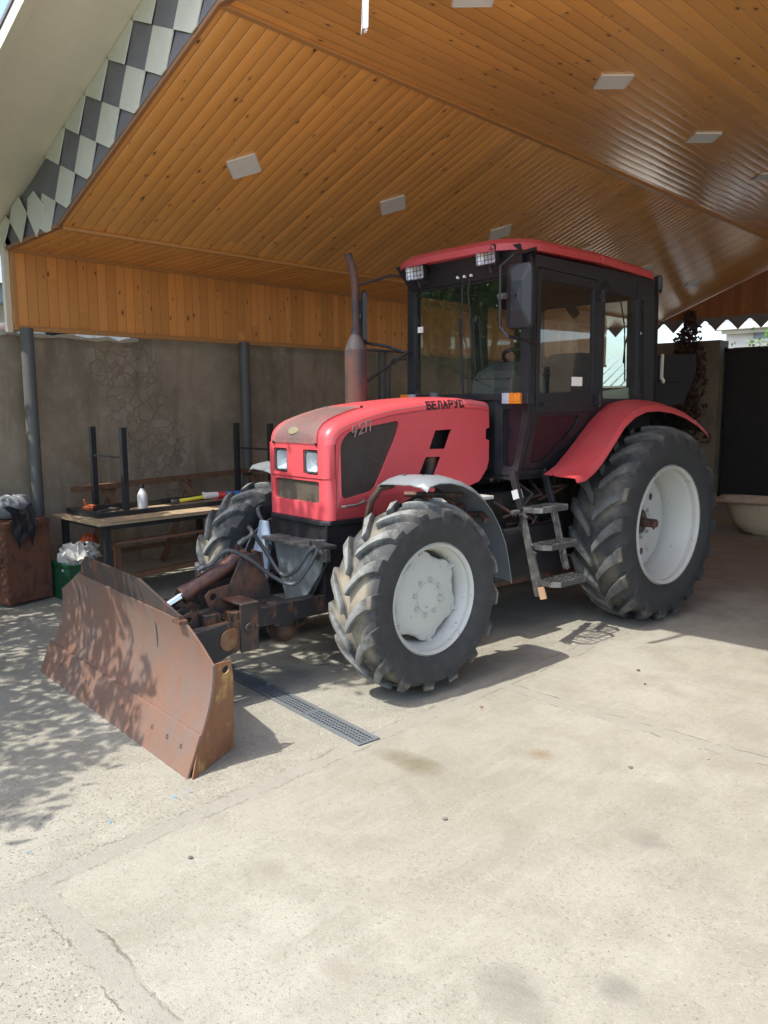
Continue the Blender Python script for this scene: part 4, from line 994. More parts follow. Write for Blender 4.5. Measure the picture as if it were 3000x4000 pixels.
for s in (1, -1):
    b = MB(); f = lambda x, z: (x, s*(side_y(z)+.004), z)
    b.plate(roundpoly([(-1.275, 2.57), (-1.98, 2.55), (-1.98, 1.603), (-1.28, 1.603)], .03), [dwin], f, (0, -s*.035, 0))
    b.plate([(-1.28, 1.600), (-1.98, 1.600), (-1.885, 1.505), (-1.53, 1.205), (-1.27, 1.205)], [roundpoly([(-1.325, 1.58), (-1.80, 1.58), (-1.78, 1.50), (-1.50, 1.25), (-1.325, 1.25)], .04)], f, (0, -s*.035, 0))
    dr = P_(b, 'cab_door', M['black'], cab, .004)
    glasspane('door_window', dwin, lambda x, z: (x, s*(side_y(z)-.012), z), dr)
    b = MB(); b.plate(roundpoly([(-1.325, 1.58), (-1.80, 1.58), (-1.78, 1.50), (-1.50, 1.25), (-1.325, 1.25)], .04), [], lambda x, z: (x, s*(side_y(z)-.010), z), (0, -s*.004, 0)); P_(b, 'lower_door_panel', M['glassdark'], dr)
    glasspane('quarter_window', qwin, lambda x, z: (x, s*(side_y(z)-.012), z))
    b = MB(); b.plate(roundpoly([(s*.365, 1.63), (s*.545, 1.63), (s*.47, 1.225), (s*.375, 1.225)], .03), [], lambda y, z: (CX0-.03, y, z), (-.004, 0, 0)); P_(b, 'lower_front_panel', M['glassdark'], cab)
    b = MB()
    for z in (2.44, 1.68): b.box((-2.0, s*.62, z), (.05, .035, .05)); b.tube([(-2.0, s*.63, z-.04), (-2.0, s*.63, z+.04)], .012, 8)
    b.tube([(-2.03, s*.615, 2.52), (-2.03, s*.64, 2.55), (-2.10, s*.64, 2.50)], .009, 6); b.box((-1.40, s*.615, 1.66), (.12, .02, .03))
    P_(b, 'hinges', M['black'], cab, .003)
# pillars inside quarter glass, rear pillars
for s in (1, -1): b = MB(); b.bar((-2.52, s*.565, 2.60), (-2.56, s*.565, 1.62), .10, .03); P_(b, 'rear_pillar', M['blackp'], cab)
b = MB(); b.plate(rrect(-1.83, 1.790, -1.70, 1.855, .004), [], lambda x, z: (x, .592, z), (0, .001, 0)); P_(b, 'window_sticker', M['lampw'], cab)
b = MB(); b.plate(rrect(-.50, 2.21, -.44, 2.255, .004), [], lambda y, z: (CX0-.015, y, z), (.001, 0, 0)); P_(b, 'windshield_sticker', M['lampw'], cab)
# interior
b = MB()
rws = []
for z, x0, x1, hw in ((1.66, -1.30, -1.72, .20), (1.84, -1.32, -1.70, .19), (1.90, -1.36, -1.66, .17), (1.955, -1.45, -1.62, .12), (1.97, -1.5, -1.58, .08)):
    rws.append([V((x0, .17-hw, z)), V((x0, .17+hw, z)), V((x1, .17+hw, z)), V((x1, .17-hw, z)), V((x0, .17-hw, z))])
b.grid(rws, smooth=False); b.bb((-1.72, -.02, 1.2), (-1.32, .36, 1.66)); ds = P_(b, 'dashboard', M['bluegrey'], cab, .01)
b = MB()
for y in (.02, .32): b.tube([(-1.318, y, 1.845), (-1.305, y, 1.845)], .010, 8)
b.bar((-1.312, .0, 1.77), (-1.312, .34, 1.77), .004, .006); b.bar((-1.312, .0, 1.85), (-1.312, .34, 1.85), .004, .006); P_(b, 'dash_fittings', M['steel'], ds)
b = MB(); c = V((-1.78, .13, 1.98)); ax = V((-.45, 0, .9)).normalized(); u = V((0, 1, 0)); w_ = ax.cross(u)
b.tube([c+(u*cos(2*pi*i/32)+w_*sin(2*pi*i/32))*.195 for i in range(33)], .016, 8, caps=False)
for k in range(3): a = 2*pi*k/3+.5; b.tube([c-ax*.03, c+(u*cos(a)+w_*sin(a))*.19], .012, 6)
b.tube([c-ax*.03, c-ax*.30], .025, 8); P_(b, 'steering_wheel', M['rubber'], cab)
b = MB(); b.box((-2.18, 0, 1.52), (.46, .46, .14)); P = roundpoly([(-.24, 1.55), (.24, 1.55), (.24, 2.08), (-.24, 2.08)], .12)
b.plate(P, [], lambda y, z: (-2.38-.15*(z-1.55), y, z), (-.10, 0, 0)); b.bb((-2.35, -.1, 1.2), (-2.0, .1, 1.46)); P_(b, 'driver_seat', M['rubber'], cab, .03)
b = MB(); b.bar((-2.55, -.38, 2.55), (-2.30, -.40, 1.70), .03, .05); b.bar((-1.9, -.45, 2.5), (-1.95, -.45, 1.62), .05, .05); b.tube([(-2.2, .2, 2.42), (-2.2, .26, 2.35)], .035, 10); P_(b, 'interior_bars', M['black'], cab)
b = MB(); b.plate([(-2.15, 1.70), (-2.62, 1.70), (-2.55, 1.79), (-2.15, 1.755)], [circ2(-2.55, 1.745, .018)], lambda x, z: (x, .52, z), (0, .02, 0)); P_(b, 'side_shelf', paint('pale_green_shelf', (.45, .52, .42), .5, .1), cab)
# wipers
b = MB()
for y0, y1, z1 in ((.02, .00, 1.80), (.08, .12, 1.95), ):
    b.tube([(CX0+.03, y0, 2.55), (CX0+.035, y0-.01, 2.45), (CX0+.02, y1, z1)], .006, 6); b.bar((CX0+.012, y1-.03, 2.28), (CX0+.012, y1+.01, z1-.06), .008, .014)
b.tube([(CX0+.02, -.02, 2.565), (CX0+.02, .12, 2.565)], .02, 8)
P_(b, 'front_wipers', M['black'], cab); b = MB()
b.tube([(-2.84, .25, 2.50), (-2.86, .28, 2.30), (-2.86, .30, 1.85)], .007, 6); b.tube([(-2.83, .40, 2.45), (-2.86, .29, 2.15), (-2.86, .28, 2.0)], .008, 6); P_(b, 'rear_wiper', M['black'], cab)
b = MB()
for y in (-.02, .045, .11): b.tube([(CX0+.035, y, 2.565), (CX0+.055, y, 2.565)], .010, 8)
P_(b, 'wiper_bolts', M['lampw'], cab)
# work lights
def worklight(loc, rz, name='work_light', tilt=0):
    b = MB(); b.plate(rrect(-.098, -.065, .098, .065, .018), [rrect(-.088, -.055, .088, .055, .012)], lambda y, z: (.0, y, z), (-.03, 0, 0))
    rws = [[V((-.03-.05*q, y*(1-.35*q), z*(1-.35*q))) for y, z in rrect(-.098, -.065, .098, .065, .018)+[(.098, .047)]] for q in (0, .5, 1)]; b.grid(rws, smooth=False)
    b.add([V((-.08, y*.65, z*.65)) for y, z in rrect(-.098, -.065, .098, .065, .018)], [tuple(range(20))]); b.tube([(-.04, 0, -.06), (-.05, 0, -.11)], .012, 8); b.box((-.05, .07, -.08), (.03, .06, .02))
    w = b.build(name, M['black'], cab, 0, loc=loc, rot=(0, tilt, rz))
    b = MB(); rws = [[V((-.004-.04*sqrt(1-(1-q)**2), y*(1-q), z*(1-q))) for y, z in rrect(-.088, -.055, .088, .055, .012)+[(.088, .043)]] for q in (0, .2, .5, .8, 1)]; b.grid(rws); b.build('lamp_reflector', M['reflector'], w).parent = w
    b = MB()
    for i in range(-2, 3): b.tube([(.008, i*.033, -.058), (.008, i*.033, .058)], .0022, 5)
    for i in (-1, 0, 1): b.tube([(.010, -.09, i*.032), (.010, .09, i*.032)], .0022, 5)
    b.build('lamp_guard', M['black'], w)
    return w
# kept as parts of the tractor so that guard and reflector can be their sub-parts
_c = cab; cab = TR
worklight((-1.02, -.335, 2.632), .05, tilt=.12); worklight((-1.02, .355, 2.65), -.05, tilt=.12); worklight((-3.08, .47, 2.64), pi-1.0)
b = MB(); b.tube([(-2.85, .45, 2.58), (-2.93, .49, 2.56), (-2.99, .5, 2.56)], .014, 7); b.bar((-2.83, .5, 2.5), (-2.92, .5, 2.58), .012, .05); P_(b, 'rear_lamp_arm', M['red2'])
cab = _c
# indicators
for s in (1, -1):
    b = MB(); b.box((-1.17, s*.545, 1.70), (.06, .20, .075)); b.bar((-1.2, s*.60, 1.70), (-1.23, s*.60, 1.70), .03, .05)
    ind = b.build('indicator_lamp', M['black'], TR, .004)
    y0 = .44
    for nm, ya, yb, mt in (('clear_lens', y0, y0+.062, 'clear'), ('amber_lens', y0+.062, y0+.155, 'amber')):
        b = MB(); b.bb((-1.142, s*ya, 1.664), (-1.112, s*yb, 1.738)); b.lathe([(0, .026), (.004, .026), (.004, .0)], c=(-1.113, s*(ya+yb)/2, 1.70), axis=(1, 0, 0), n=20); P_(b, nm, M[mt], ind, .004)
# mirrors
for s in (1, -1):
    yc = .715 if s > 0 else -.90; xc = -.95 if s > 0 else -1.0
    b = MB(); rws = []
    R0 = rrect(-.095, -.205, .095, .205, .035, 4); R0.append(R0[0]); ang = .12 if s > 0 else .60
    fl = 1 if s > 0 else -1
    def mp(u, z, d): return V((xc+d*cos(ang)-fl*u*sin(ang)*1, yc+(u*cos(ang)+fl*d*sin(ang)), 2.345+z))
    for q, d in ((1, -.02), (1, .0), (.96, .012), (.45, .040), (.05, .045)): rws.append([mp(u*q, z*q, d) for u, z in R0])
    b.grid(rws, smooth=False)
    mr = P_(b, 'mirror', M['blackp'])
    b = MB(); b.add([mp(u*.97, z*.97, -.018) for u, z in R0[:-1]], [tuple(range(len(R0)-1))]); P_(b, 'mirror_glass', M['mirrorg'], mr)
    b = MB(); e = -.115
    b.tube([V((-1.22, s*.61, 2.64)), V((-1.12, s*.70, 2.66)), mp(-fl*.02, .245, .05), mp(e*1.0 if s > 0 else .115, .19, .05), mp(e if s > 0 else .115, -.19, .05), mp(-fl*.06, -.25, .04), V((-1.24, s*.62, 2.07))], .011, 8)
    P_(b, 'mirror_arm', M['black'], mr)
    b = MB(); cc = mp(e*.8 if s > 0 else .09, 0, .055); b.box(cc, (.03, .06, .035)); [b.tube([cc+V((.012, dy, 0)), cc+V((.026, dy, 0))], .009, 8) for dy in (-.018, .018)]; P_(b, 'mirror_clamp', M['steel'], mr)
# grab rail on the far side
b = MB(); b.tube([(-1.20, -.62, 2.02), (-1.16, -.72, 2.02), (-1.14, -.75, 1.96), (-1.13, -.76, 1.5), (-1.2, -.64, 1.42)], .012, 8); b.tube([(-1.20, -.60, 2.06), (-1.12, -.75, 2.12), (-.96, -1.0, 2.17)], .012, 8); P_(b, 'grab_rail', M['black'])
# exhaust
b = MB(); b.tube([(-.43, -.30, 1.60), (-.43, -.30, 2.04)], .079, 24); b.tube([(-.43, -.30, 2.04), (-.43, -.30, 2.06), (-.43, -.30, 2.14)], [.079, .072, .036], 24); ex = P_(b, 'exhaust_muffler', M['stack'])
b = MB(); pp = [(-.43, -.30, 2.10), (-.428, -.30, 2.44), (-.422, -.30, 2.52), (-.408, -.30, 2.58), (-.388, -.30, 2.63), (-.362, -.30, 2.675)]
b.tube(pp, .0265, 16, caps=False); b.tube(pp, .023, 16, caps=False); b.tube([(-.43, -.30, 2.14), (-.43, -.30, 2.2)], .031, 12); P_(b, 'exhaust_pipe', M['stack'], ex)
b = MB(); b.tube([(-.43, -.36, 2.05), (-.44, -.38, 2.11)], .012, 6); b.bar((-.52, -.35, 1.8), (-1.2, -.58, 2.07), .02, .012); P_(b, 'exhaust_stay', M['dark'], ex)
b = MB(); b.tube([(-.98, .0-.08, 1.70), (-.98, -.08, 1.745)], .035, 16); P_(b, 'filler_cap', M['bluegrey'])

# ---- rear fenders
FI = [(-1.43, 1.165), (-1.56, 1.225), (-1.68, 1.31), (-1.80, 1.40), (-1.92, 1.50), (-2.05, 1.605), (-2.17, 1.66), (-2.30, 1.682), (-2.46, 1.685), (-2.65, 1.68), (-2.85, 1.655), (-3.02, 1.60), (-3.15, 1.51), (-3.20, 1.45)]
FO = [(-1.345, 1.165), (-1.44, 1.18), (-1.55, 1.23), (-1.66, 1.31), (-1.77, 1.41), (-1.90, 1.53), (-2.03, 1.60), (-2.18, 1.638), (-2.36, 1.642), (-2.55, 1.625), (-2.75, 1.585), (-2.95, 1.52), (-3.10, 1.45), (-3.16, 1.41)]
for s in (1, -1):
    rws = []
    for i, (a, c) in enumerate(zip(FI, FO)):
        r = []
        for j in range(15):
            q = j/14; x = a[0]+(c[0]-a[0])*q; z = a[1]+(c[1]-a[1])*q+.020*sin(pi*q)*(1 if i > 0 else .2)+.008*max(0, 1-abs(q-.30)/.05)
            if q > .93: z -= .03*(q-.93)/.07
            if i == 0: x += -.0; z += .012*abs(q-.5)
            r.append(V((x, s*(.575+(.915-.575)*q), z)))
        rws.append(r)
    b = MB(); b.shell(rws, (0, 0, -.008), mi2=1); P_(b, 'rear_fender', [M['red2'], M['black']])
    b = MB(); P = [(x, z-.01) for x, z in FI]+[(-3.05, 1.35), (-2.7, 1.10), (-2.0, 1.15), (-1.6, 1.15)]
    b.plate(P, [], lambda x, z: (x, s*.57, z), (0, -s*.01, 0)); P_(b, 'inner_fender', M['black'])

# ---- ladder
def lad(z): return .55+(1.10-z)*.34
st = None
for x in (-1.15, -1.50):
    b = MB(); z1 = .42 if x > -1.3 else .50
    b.bar((x, lad(.94), .94), (x, lad(z1)-.02, z1-.06 if x > -1.3 else z1), .012, .055, (0, 1, .4)); b.bar((x-.01 if x > -1.3 else x+.01, lad(.94), .94), (x-.01 if x > -1.3 else x+.01, lad(z1), z1), .02, .012, (0, 1, .4))
    q = P_(b, 'ladder_rail', M['steel'], None, .002); st = st or q
    b = MB(); b.bar((x, lad(1.2), 1.20), (x, lad(.94), .94), .04 if x > -1.3 else .03, .045); P_(b, 'ladder_hanger', M['black'], q, .004)
b = MB(); b.bar((-1.15, lad(1.10)+.003, 1.075), (-1.15, lad(1.04)+.003, 1.015), .048, .052); P_(b, 'ladder_tape', flat('silver_tape', (.5, .52, .53), .35), st)
b = MB(); b.bar((-1.148, lad(.43)+.004, .43), (-1.148, lad(.35)+.004, .35), .012, .05, (0, 1, .4)); P_(b, 'ladder_foot', flat('worn_tan_paint', (.42, .27, .16), .6), st)
for z in (.945, .70, .46):
    y = lad(z); b = MB(); w_ = .15
    yo = y+w_
    b.bar((-1.145, y, z), (-1.145, yo-.05, z), .006, .036); b.bar((-1.145, yo-.05, z), (-1.19, yo, z), .006, .036); b.bar((-1.19, yo, z), (-1.47, yo, z), .006, .036); b.bar((-1.47, yo, z), (-1.51, yo-.05, z), .006, .036); b.bar((-1.51, yo-.05, z), (-1.51, y, z), .006, .036); b.bar((-1.145, y, z), (-1.51, y, z), .006, .036)
    for i in range(3): b.bar((-1.15, y+.035+.035*i, z+.012), (-1.505, y+.035+.035*i, z+.012), .004, .012)
    for i in range(5): b.bar((-1.20-.065*i, y, z+.010), (-1.20-.065*i, yo, z+.010), .005, .008)
    for i in range(14): b.box((-1.20-.02*i, yo, z+.021), (.010, .008, .010))
    P_(b, 'ladder_step', M['steel'])
b = MB(); b.tube([(-1.12, lad(.94), .93), (-1.06, lad(.94)-.01, .93)], .016, 8); [b.tube([(-1.14, lad(z)+.02, z), (-1.13, lad(z)+.045, z)], .010, 8) for z in (.71, .66, .90)]; P_(b, 'ladder_bolts', M['steel'], st)

# ---- things behind the cab
b = MB(); b.plate([(-3.40, 2.085), (-4.06, 2.12), (-4.07, 1.95), (-3.86, 1.66), (-3.30, 1.62), (-3.30, 1.80)], [], lambda x, z: (x, .30, z), (0, -.03, 0)); b.bar((-3.35, .33, 1.86), (-3.72, .33, 1.87), .02, .02); b.bb((-3.6, .1, 1.2), (-3.2, .29, 1.7)); b.bar((-3.3, .2, 1.3), (-2.8, .2, 1.2), .06, .06); P_(b, 'rear_shield', M['matblack'], None, .004)
b = MB(); b.bar((-3.38, .34, 2.09), (-3.38, .34, 1.88), .018, .022); b.bar((-3.38, .34, 1.88), (-3.42, .34, 1.85), .02, .03); P_(b, 'pale_rod', M['housew'])

# ---- push frame
b = MB()
for s, x1 in ((1, 1.36), (-1, 1.36)):
    yy = .30*s-.05
    b.bar((.93, yy, .385), (1.38, yy-.0*s, .36), .09, .17); b.bar((.20, yy, .47), (.95, yy, .47), .09, .11)
    b.plate([(1.40, .44), (.91, .485), (.91, .32), (1.12, .25), (1.36, .22)], [], lambda x, z: (x, yy+.055, z), (0, -.008, 0))
b.bb((.55, -.36, .40), (.68, .30, .53)); b.bb((.98, -.30, .40), (1.08, .22, .52)); b.bar((.30, .25, .50), (-.40, .25, .52), .09, .10); b.bar((.30, -.35, .50), (-.40, -.35, .52), .09, .10)
b.bar((.68, .12, .53), (.95, .20, .47), .16, .02)
pf = P_(b, 'push_frame', rusty('black_frame_steel', (.035, .034, .037), (.16, .075, .035), .35, 5, .5), None, .006)
b = MB(); b.plate([(.915, .575), (.80, .575), (.80, .30), (.915, .30)], [circ2(.86, .43, .008)], lambda x, z: (x, .318, z), (0, -.012, 0)); b.bb((.80, .10, .565), (.915, .33, .578)); b.lathe([(0, .03), (.014, .03), (.014, .009), (.004, .009), (.004, 0)], c=(.86, .318, .435), n=20); b.tube([(.82, .32, .44), (.82, .345, .44)], .011, 6, smooth=False); P_(b, 'hanger_plate', M['rust'], pf, .003)
b = MB(); b.plate(roundpoly([(.935, .455), (.94, .34), (1.01, .32), (1.05, .38), (1.02, .44)], .03), [], lambda x, z: (x, .312, z), (0, -.004, 0)); P_(b, 'rust_patch', paint('orange_rust_patch', (.22, .09, .035), .7, .6, (.36, .27, .16), 14), pf)
b = MB()
for y in (.12, .02):
    b.plate([(1.01, .565), (1.02, .60), (.99, .63), (.74, .665), (.66, .52), (.96, .46)], [circ2(.97, .59, .020)], lambda x, z: (x, y, z), (0, -.014, 0))
    b.plate([(1.40, .46), (1.13, .545), (1.10, .53), (1.08, .42), (1.40, .36)], [circ2(1.15, .50, .018)], lambda x, z: (x, y+.05, z), (0, -.014, 0))
P_(b, 'lug_plates', M['rust'], pf, .002)
b = MB()
for y in (.115, -.04): b.plate([(.775, .80), (.675, .81), (.59, .60), (.58, .50), (.86, .50), (.90, .56)], [circ2(.73, .765, .016)], lambda x, z: (x, y, z), (0, -.014, 0))
b.tube([(.73, .12, .765), (.73, -.08, .765)], .018, 10); b.bar((.62, .03, .80), (.60, .03, .55), .12, .01); P_(b, 'cylinder_bracket', M['rust'], pf, .003)
b = MB(); A = V((.735, .04, .785)); B = V((1.375, .0, .47)); d = (B-A).normalized(); L1 = .40
b.tube([A-d*.03, A+d*L1], .044, 20); b.tube([A+d*(L1-.035), A+d*(L1+.02)], .051, 20); b.tube([A+V((0, .06, 0)), A-V((0, .06, 0))], .035, 12); b.tube([A+d*.03+V((0, 0, .05)), A+d*.03+V((0, .01, .085))], .014, 8); b.tube([A+d*.30+V((0, 0, .05)), A+d*.30+V((0, -.01, .085))], .014, 8)
cy = P_(b, 'lift_cylinder', rusty('old_cylinder', (.09, .05, .045), (.14, .06, .04), .5, 8, .45), pf)
b = MB(); b.tube([A+d*(L1+.02), B], .024, 16); P_(b, 'cylinder_rod', M['chrome'], pf)
def bez(p, n=28):
    p = [V(q) for q in p]; out = []
    for i in range(len(p)-1):
        a = p[max(i-1, 0)]; b0 = p[i]; c0 = p[i+1]; d0 = p[min(i+2, len(p)-1)]
        for j in range(n//2):
            t_ = j/(n//2); out.append(.5*((2*b0)+(c0-a)*t_+(2*a-5*b0+4*c0-d0)*t_*t_+(3*b0-a-3*c0+d0)*t_**3))
    return out+[p[-1]]
h1p = A+d*.02+V((0, .01, .09)); h2p = A+d*.30+V((0, -.01, .09))
b = MB(); b.tube(bez([h1p, h1p+V((-.06, .05, .05)), (.66, .02, .94), (.56, .02, .80), (.52, .14, .66), (.50, .26, .70), (.46, .34, .82), (.43, .38, .85)]), .0125, 10); P_(b, 'hydraulic_hose', M['hose'])
b = MB(); b.tube(bez([h2p, h2p+V((-.07, .03, .02)), (.86, .10, .84), (.74, .14, .78), (.60, .18, .66), (.52, .26, .62), (.47, .34, .72), (.43, .385, .83)]), .0125, 10); P_(b, 'hydraulic_hose', M['hose'])
b = MB(); b.tube([h1p-V((0, 0, .01)), h1p+V((-.03, .025, .025))], .017, 6, smooth=False); P_(b, 'hose_fitting', M['steel']); b = MB(); b.tube([h2p-V((0, 0, .01)), h2p+V((-.035, .015, .01))], .017, 6, smooth=False); P_(b, 'hose_fitting', M['steel'])
b = MB(); b.tube(bez([(.02, -.46, .62), (.30, -.42, .92), (.15, -.62, .96), (-.1, -.62, .80)]), .013, 8); P_(b, 'steering_hose', M['hose'])
# towing ball
bm_ = MB(); bm_.lathe([(-.10, .001), (-.085, .05), (-.05, .085), (0, .10), (.05, .085), (.085, .05), (.10, .001)], c=(.48, .08, .32), axis=(1, 0, 0), n=24); bm_.tube([(.48, .08, .4), (.48, .08, .45)], .05, 12); P_(bm_, 'round_weight', M['rust'])

# ---- blade
BP = [(0, 1.56), (.08, 1.53), (.16, 1.50), (.24, 1.467), (.32, 1.443), (.40, 1.426), (.48, 1.420), (.56, 1.425), (.63, 1.437), (.68, 1.452)]
def bx(z): return interp(BP, z)
YL, YR2 = -.99, .915
def ztop(y):
    if y > .70: return .652-(y-.70)/.215*.162
    if y < -.62: return .680-(-.62-y)/.37*.16
    return .652+.028*(.7-y)/1.32
rws = []; ys = [YL, -.9, -.78, -.62, -.45, -.2, 0, .2, .45, .60, .70, .76, .82, .87, .915]
for i in range(13):
    r = []
    for y in ys: z = .03+(ztop(y)-.03)*i/12; r.append(V((bx(z)+.0*y, y, z)))
    rws.append(r)
b = MB(); b.shell(rws, (-.012, 0, 0)); bl = P_(b, 'dozer_blade', M['bladem'])
for (ya, yb) in ((YL-.04, .0), (.004, YR2+.008)):
    b = MB(); hol = []
    rr2 = []
    ny = 8
    for i in range(4):
        z = .0+.185*i/3; rr2.append([V((bx(z)+.014, ya+(yb-ya)*j/ny, z)) for j in range(ny+1)])
    b.shell(rr2, (-.013, 0, 0), smooth=False); P_(b, 'cutting_edge', M['bladem'], bl, .002)
b = MB()
for y in (.80, .66, .50, .15, -.35, -.75): b.lathe([(0, .012), (.0015, .011), (.0015, .006), (-.003, .005), (-.003, 0)], c=(bx(.105)+.0142, y, .105), axis=(1, 0, .35), n=16)
P_(b, 'edge_bolts', M['bladed'], bl)
b = MB(); rws = []
b.plate([(-.60, .672), (.69, .650), (.64, .672), (.23, .785), (-.48, .800), (-.57, .75)], [], lambda y, z: (1.452+.10*(z-.68)-.012, y, z), (-.014, 0, 0)); P_(b, 'top_flap', M['bladed'], bl, .002)
b = MB(); b.bb((1.43, .64, .648), (1.475, .71, .665)); b.box((1.45, .67, .675), (.02, .02, .02)); P_(b, 'flap_bracket', M['rust'], bl, .002)
b = MB()
for s in (1, -1):
    y0 = YR2 if s > 0 else YL; k = .55
    def wm(x, z): return (x, y0+s*(-(1.5-x)*k if True else 0)+s*.075*(1 if z > .1 else .7)*(1.5-x)/.2*(z/.5), z)
    out = [(bx(z)-.002, z) for z in (0.0, .08, .16, .24, .32, .40, .49)]+[(1.305, .485), (1.285, .40), (1.25, .10), (1.235, .0)]
    b.plate(out, [circ2(1.335, .445, .020, 14)], wm, (0, -s*.010, 0))
    P_(b, 'side_wing', M['bladey'], bl, .002); b = MB()
b = MB()
for y in (-.7, .35): b.plate([(1.43, .60), (1.32, .50), (1.30, .25), (1.43, .12), (1.42, .4)], [], lambda x, z: (x, y, z), (0, .014, 0))
b.bar((1.38, -.9, .38), (1.38, .75, .38), .07, .07); P_(b, 'blade_stiffeners', M['bladed'], bl, .003)
# ================================================================== OBJECTS AROUND
# workbench along the left wall
M['ply'] = flat('worn_plywood', (.42, .32, .20), .7); M['plank'] = rusty('old_plank', (.25, .14, .08), (.14, .07, .04), .4, 7, .8)
M['blackst'] = paint('black_square_tube', (.022, .026, .030), .4, .2, (.12, .12, .12), 10)
wb = thing('workbench', (-7.0, 3.0, 0), 'low workbench with worn plywood top and black steel legs', 'workbench')
b = MB(); b.bb((.0, .0, .68), (.90, 1.55, .70)); b.bb((.02, 1.553, .683), (.88, 3.0, .703)); b.bb((.45, .1, .7025), (.9, 3.1, .712)); b.build('bench_top', M['ply'], wb, .002)
b = MB()
for y in (.10, 1.5, 2.9):
    for x in (.05, .82): b.bar((x, y, 0), (x, y, .66), .05, .05)
b.bar((.05, .1, .655), (.05, 2.9, .655), .04, .04); b.bar((.82, .1, .655), (.82, 2.9, .655), .04, .04); b.bar((.05, .1, .655), (.82, .1, .655), .04, .04); b.build('bench_frame', M['blackst'], wb, .002)
b = MB(); b.bar((.75, .15, .50), (.75, 2.9, .52), .06, .025); b.bar((.78, .2, .20), (.60, 2.9, .23), .07, .04); b.bar((.60, .3, .0), (.60, .3, .5), .06, .03); b.bar((.1, .2, .30), (.1, 2.9, .32), .05, .04); b.build('bench_rail', M['plank'], wb, .002)
# table frame lying upside down on the bench
tf = thing('table_frame', (-7.0, 3.0, .70), 'black steel table frame lying upside down on the workbench, legs in the air', 'table frame')
b = MB(); z = .028
for p, q in (((.08, .14), (.08, 2.45)), ((.62, .16), (.62, 2.45)), ((.05, .14), (.65, .14)), ((.05, 2.45), (.65, 2.45))): b.bar((*p, z+.003*(p[1] == q[1])), (*q, z+.003*(p[1] == q[1])), .05, .05)
b.build('frame_rail', M['blackst'], tf, .002)
for x, y in ((.42, .50), (-.16, .50), (.42-.6, 2.16), (.36, 2.2)):
    b = MB(); b.bar((x if x > 0 else x, y, .03), (x, y, .77), .05, .05); b.build('leg', M['blackst'], tf, .002)
for y in (.50, 2.18):
    b = MB(); b.bar((-.16, y, .50), (.42, y, .50), .018, .018); b.build('cross_bar', M['blackst'], tf)
# long plank bench behind
pb = thing('plank_trestle', (-7.42, 3.4, 0), 'rough brown timber trestle leaning behind the workbench', 'trestle')
b = MB(); b.bar((0, 0, .86), (.02, 2.5, .93), .10, .05); b.build('plank', M['plank'], pb, .003)
b = MB()
for y in (.3, 1.2, 2.1): b.bar((-.1, y-.2, 0), (.0, y+.12, .86), .04, .06); b.bar((.1, y+.25, .5), (.0, y, .86), .03, .06)
b.build('braces', M['plank'], pb, .003)
# bottle, glove, pliers, foam gun with can
b = MB(); b.lathe([(0, .001), (0, .04), (.01, .044), (.15, .044), (.18, .03), (.20, .018), (.215, .018)], axis=(0, 0, 1), n=24); o = b.build('bottle', flat('white_bottle', (.75, .75, .74), .35), None, loc=(-6.50, 3.62, .712)); tag(o, 'white plastic bottle with a black cap on the workbench', 'bottle')
b = MB(); b.lathe([(.212, .021), (.245, .021), (.248, .001)], axis=(0, 0, 1), n=20); b.build('cap', M['rubber'], o)
fg = thing('foam_gun', (-6.55, 4.42, .73), 'yellow handled foam gun with red trigger and blue can on the bench', 'foam gun')
b = MB(); b.tube([(-.14, -.30, .02), (.0, -.12, .05)], .018, 10); b.build('barrel', flat('yellow_plastic', (.72, .68, .05), .4), fg)
b = MB(); b.tube([(-.19, -.36, .01), (-.14, -.30, .02)], .028, 8); b.build('nozzle', M['rubber'], fg)
b = MB(); b.tube([(.0, -.12, .06), (.03, .02, .06)], .032, 12); b.tube([(0, -.08, .06), (-.02, -.12, .09)], .014, 8); b.build('adapter', M['lampw'], fg)
b = MB(); b.tube([(.02, .02, .055), (.06, .09, .055)], .036, 14); b.tube([(.03, .0, .04), (.12, -.05, .0), (.16, -.05, -.01)], .011, 8); b.build('trigger', flat('red_plastic', (.65, .03, .03), .4), fg)
b = MB(); b.tube([(.05, .08, .055), (.14, .40, .05)], .036, 18); b.tube([(.14, .40, .05), (.15, .42, .05)], [.036, .028], 18); b.build('blue_can', paint('blue_can_paint', (.02, .22, .60), .3, .3, (.6, .15, .2), 12), fg)
b = MB()
def finger(b, p0, d, L, r): p0 = V(p0); d = V(d).normalized(); b.tube([p0, p0+d*L*.5, p0+d*L+V((0, 0, -.008))], [r, r*.95, r*.6], 8)
def glove(b, c, up):
    c = V(c); b.box(c, (.09, .10, .035)); finger(b, c+V((.0, -.04, .01)), up, .10, .013)
    for i in range(4): finger(b, c+V((-.035+.024*i, .04, .0)), (.1*(i-1.5), 1, -.1), .07+.012*(i in (1, 2)), .012)
    b.tube([c+V((0, -.05, 0)), c+V((.0, -.12, .0))], [.04, .045], 10)
glove(b, (0, 0, .035), (-.15, -.2, 1))
o = b.build('work_glove', flat('orange_rubber', (.50, .13, .05), .6), None, .006, loc=(-6.86, 3.28, .712), rot=(.2, 0, .9)); tag(o, 'crumpled orange rubber glove on the near end of the workbench', 'glove')
b = MB(); b.box((0, 0, .02), (.05, .30, .02)); b.box((.05, .10, .03), (.08, .05, .03)); b.tube([(-.03, -.14, .02), (.05, -.05, .04), (.08, .08, .03)], .010, 8); o = b.build('hand_clamp', M['steel'], None, .003, loc=(-6.62, 3.30, .712), rot=(0, 0, .6)); tag(o, 'grey metal clamp lying inside the black table frame', 'clamp')

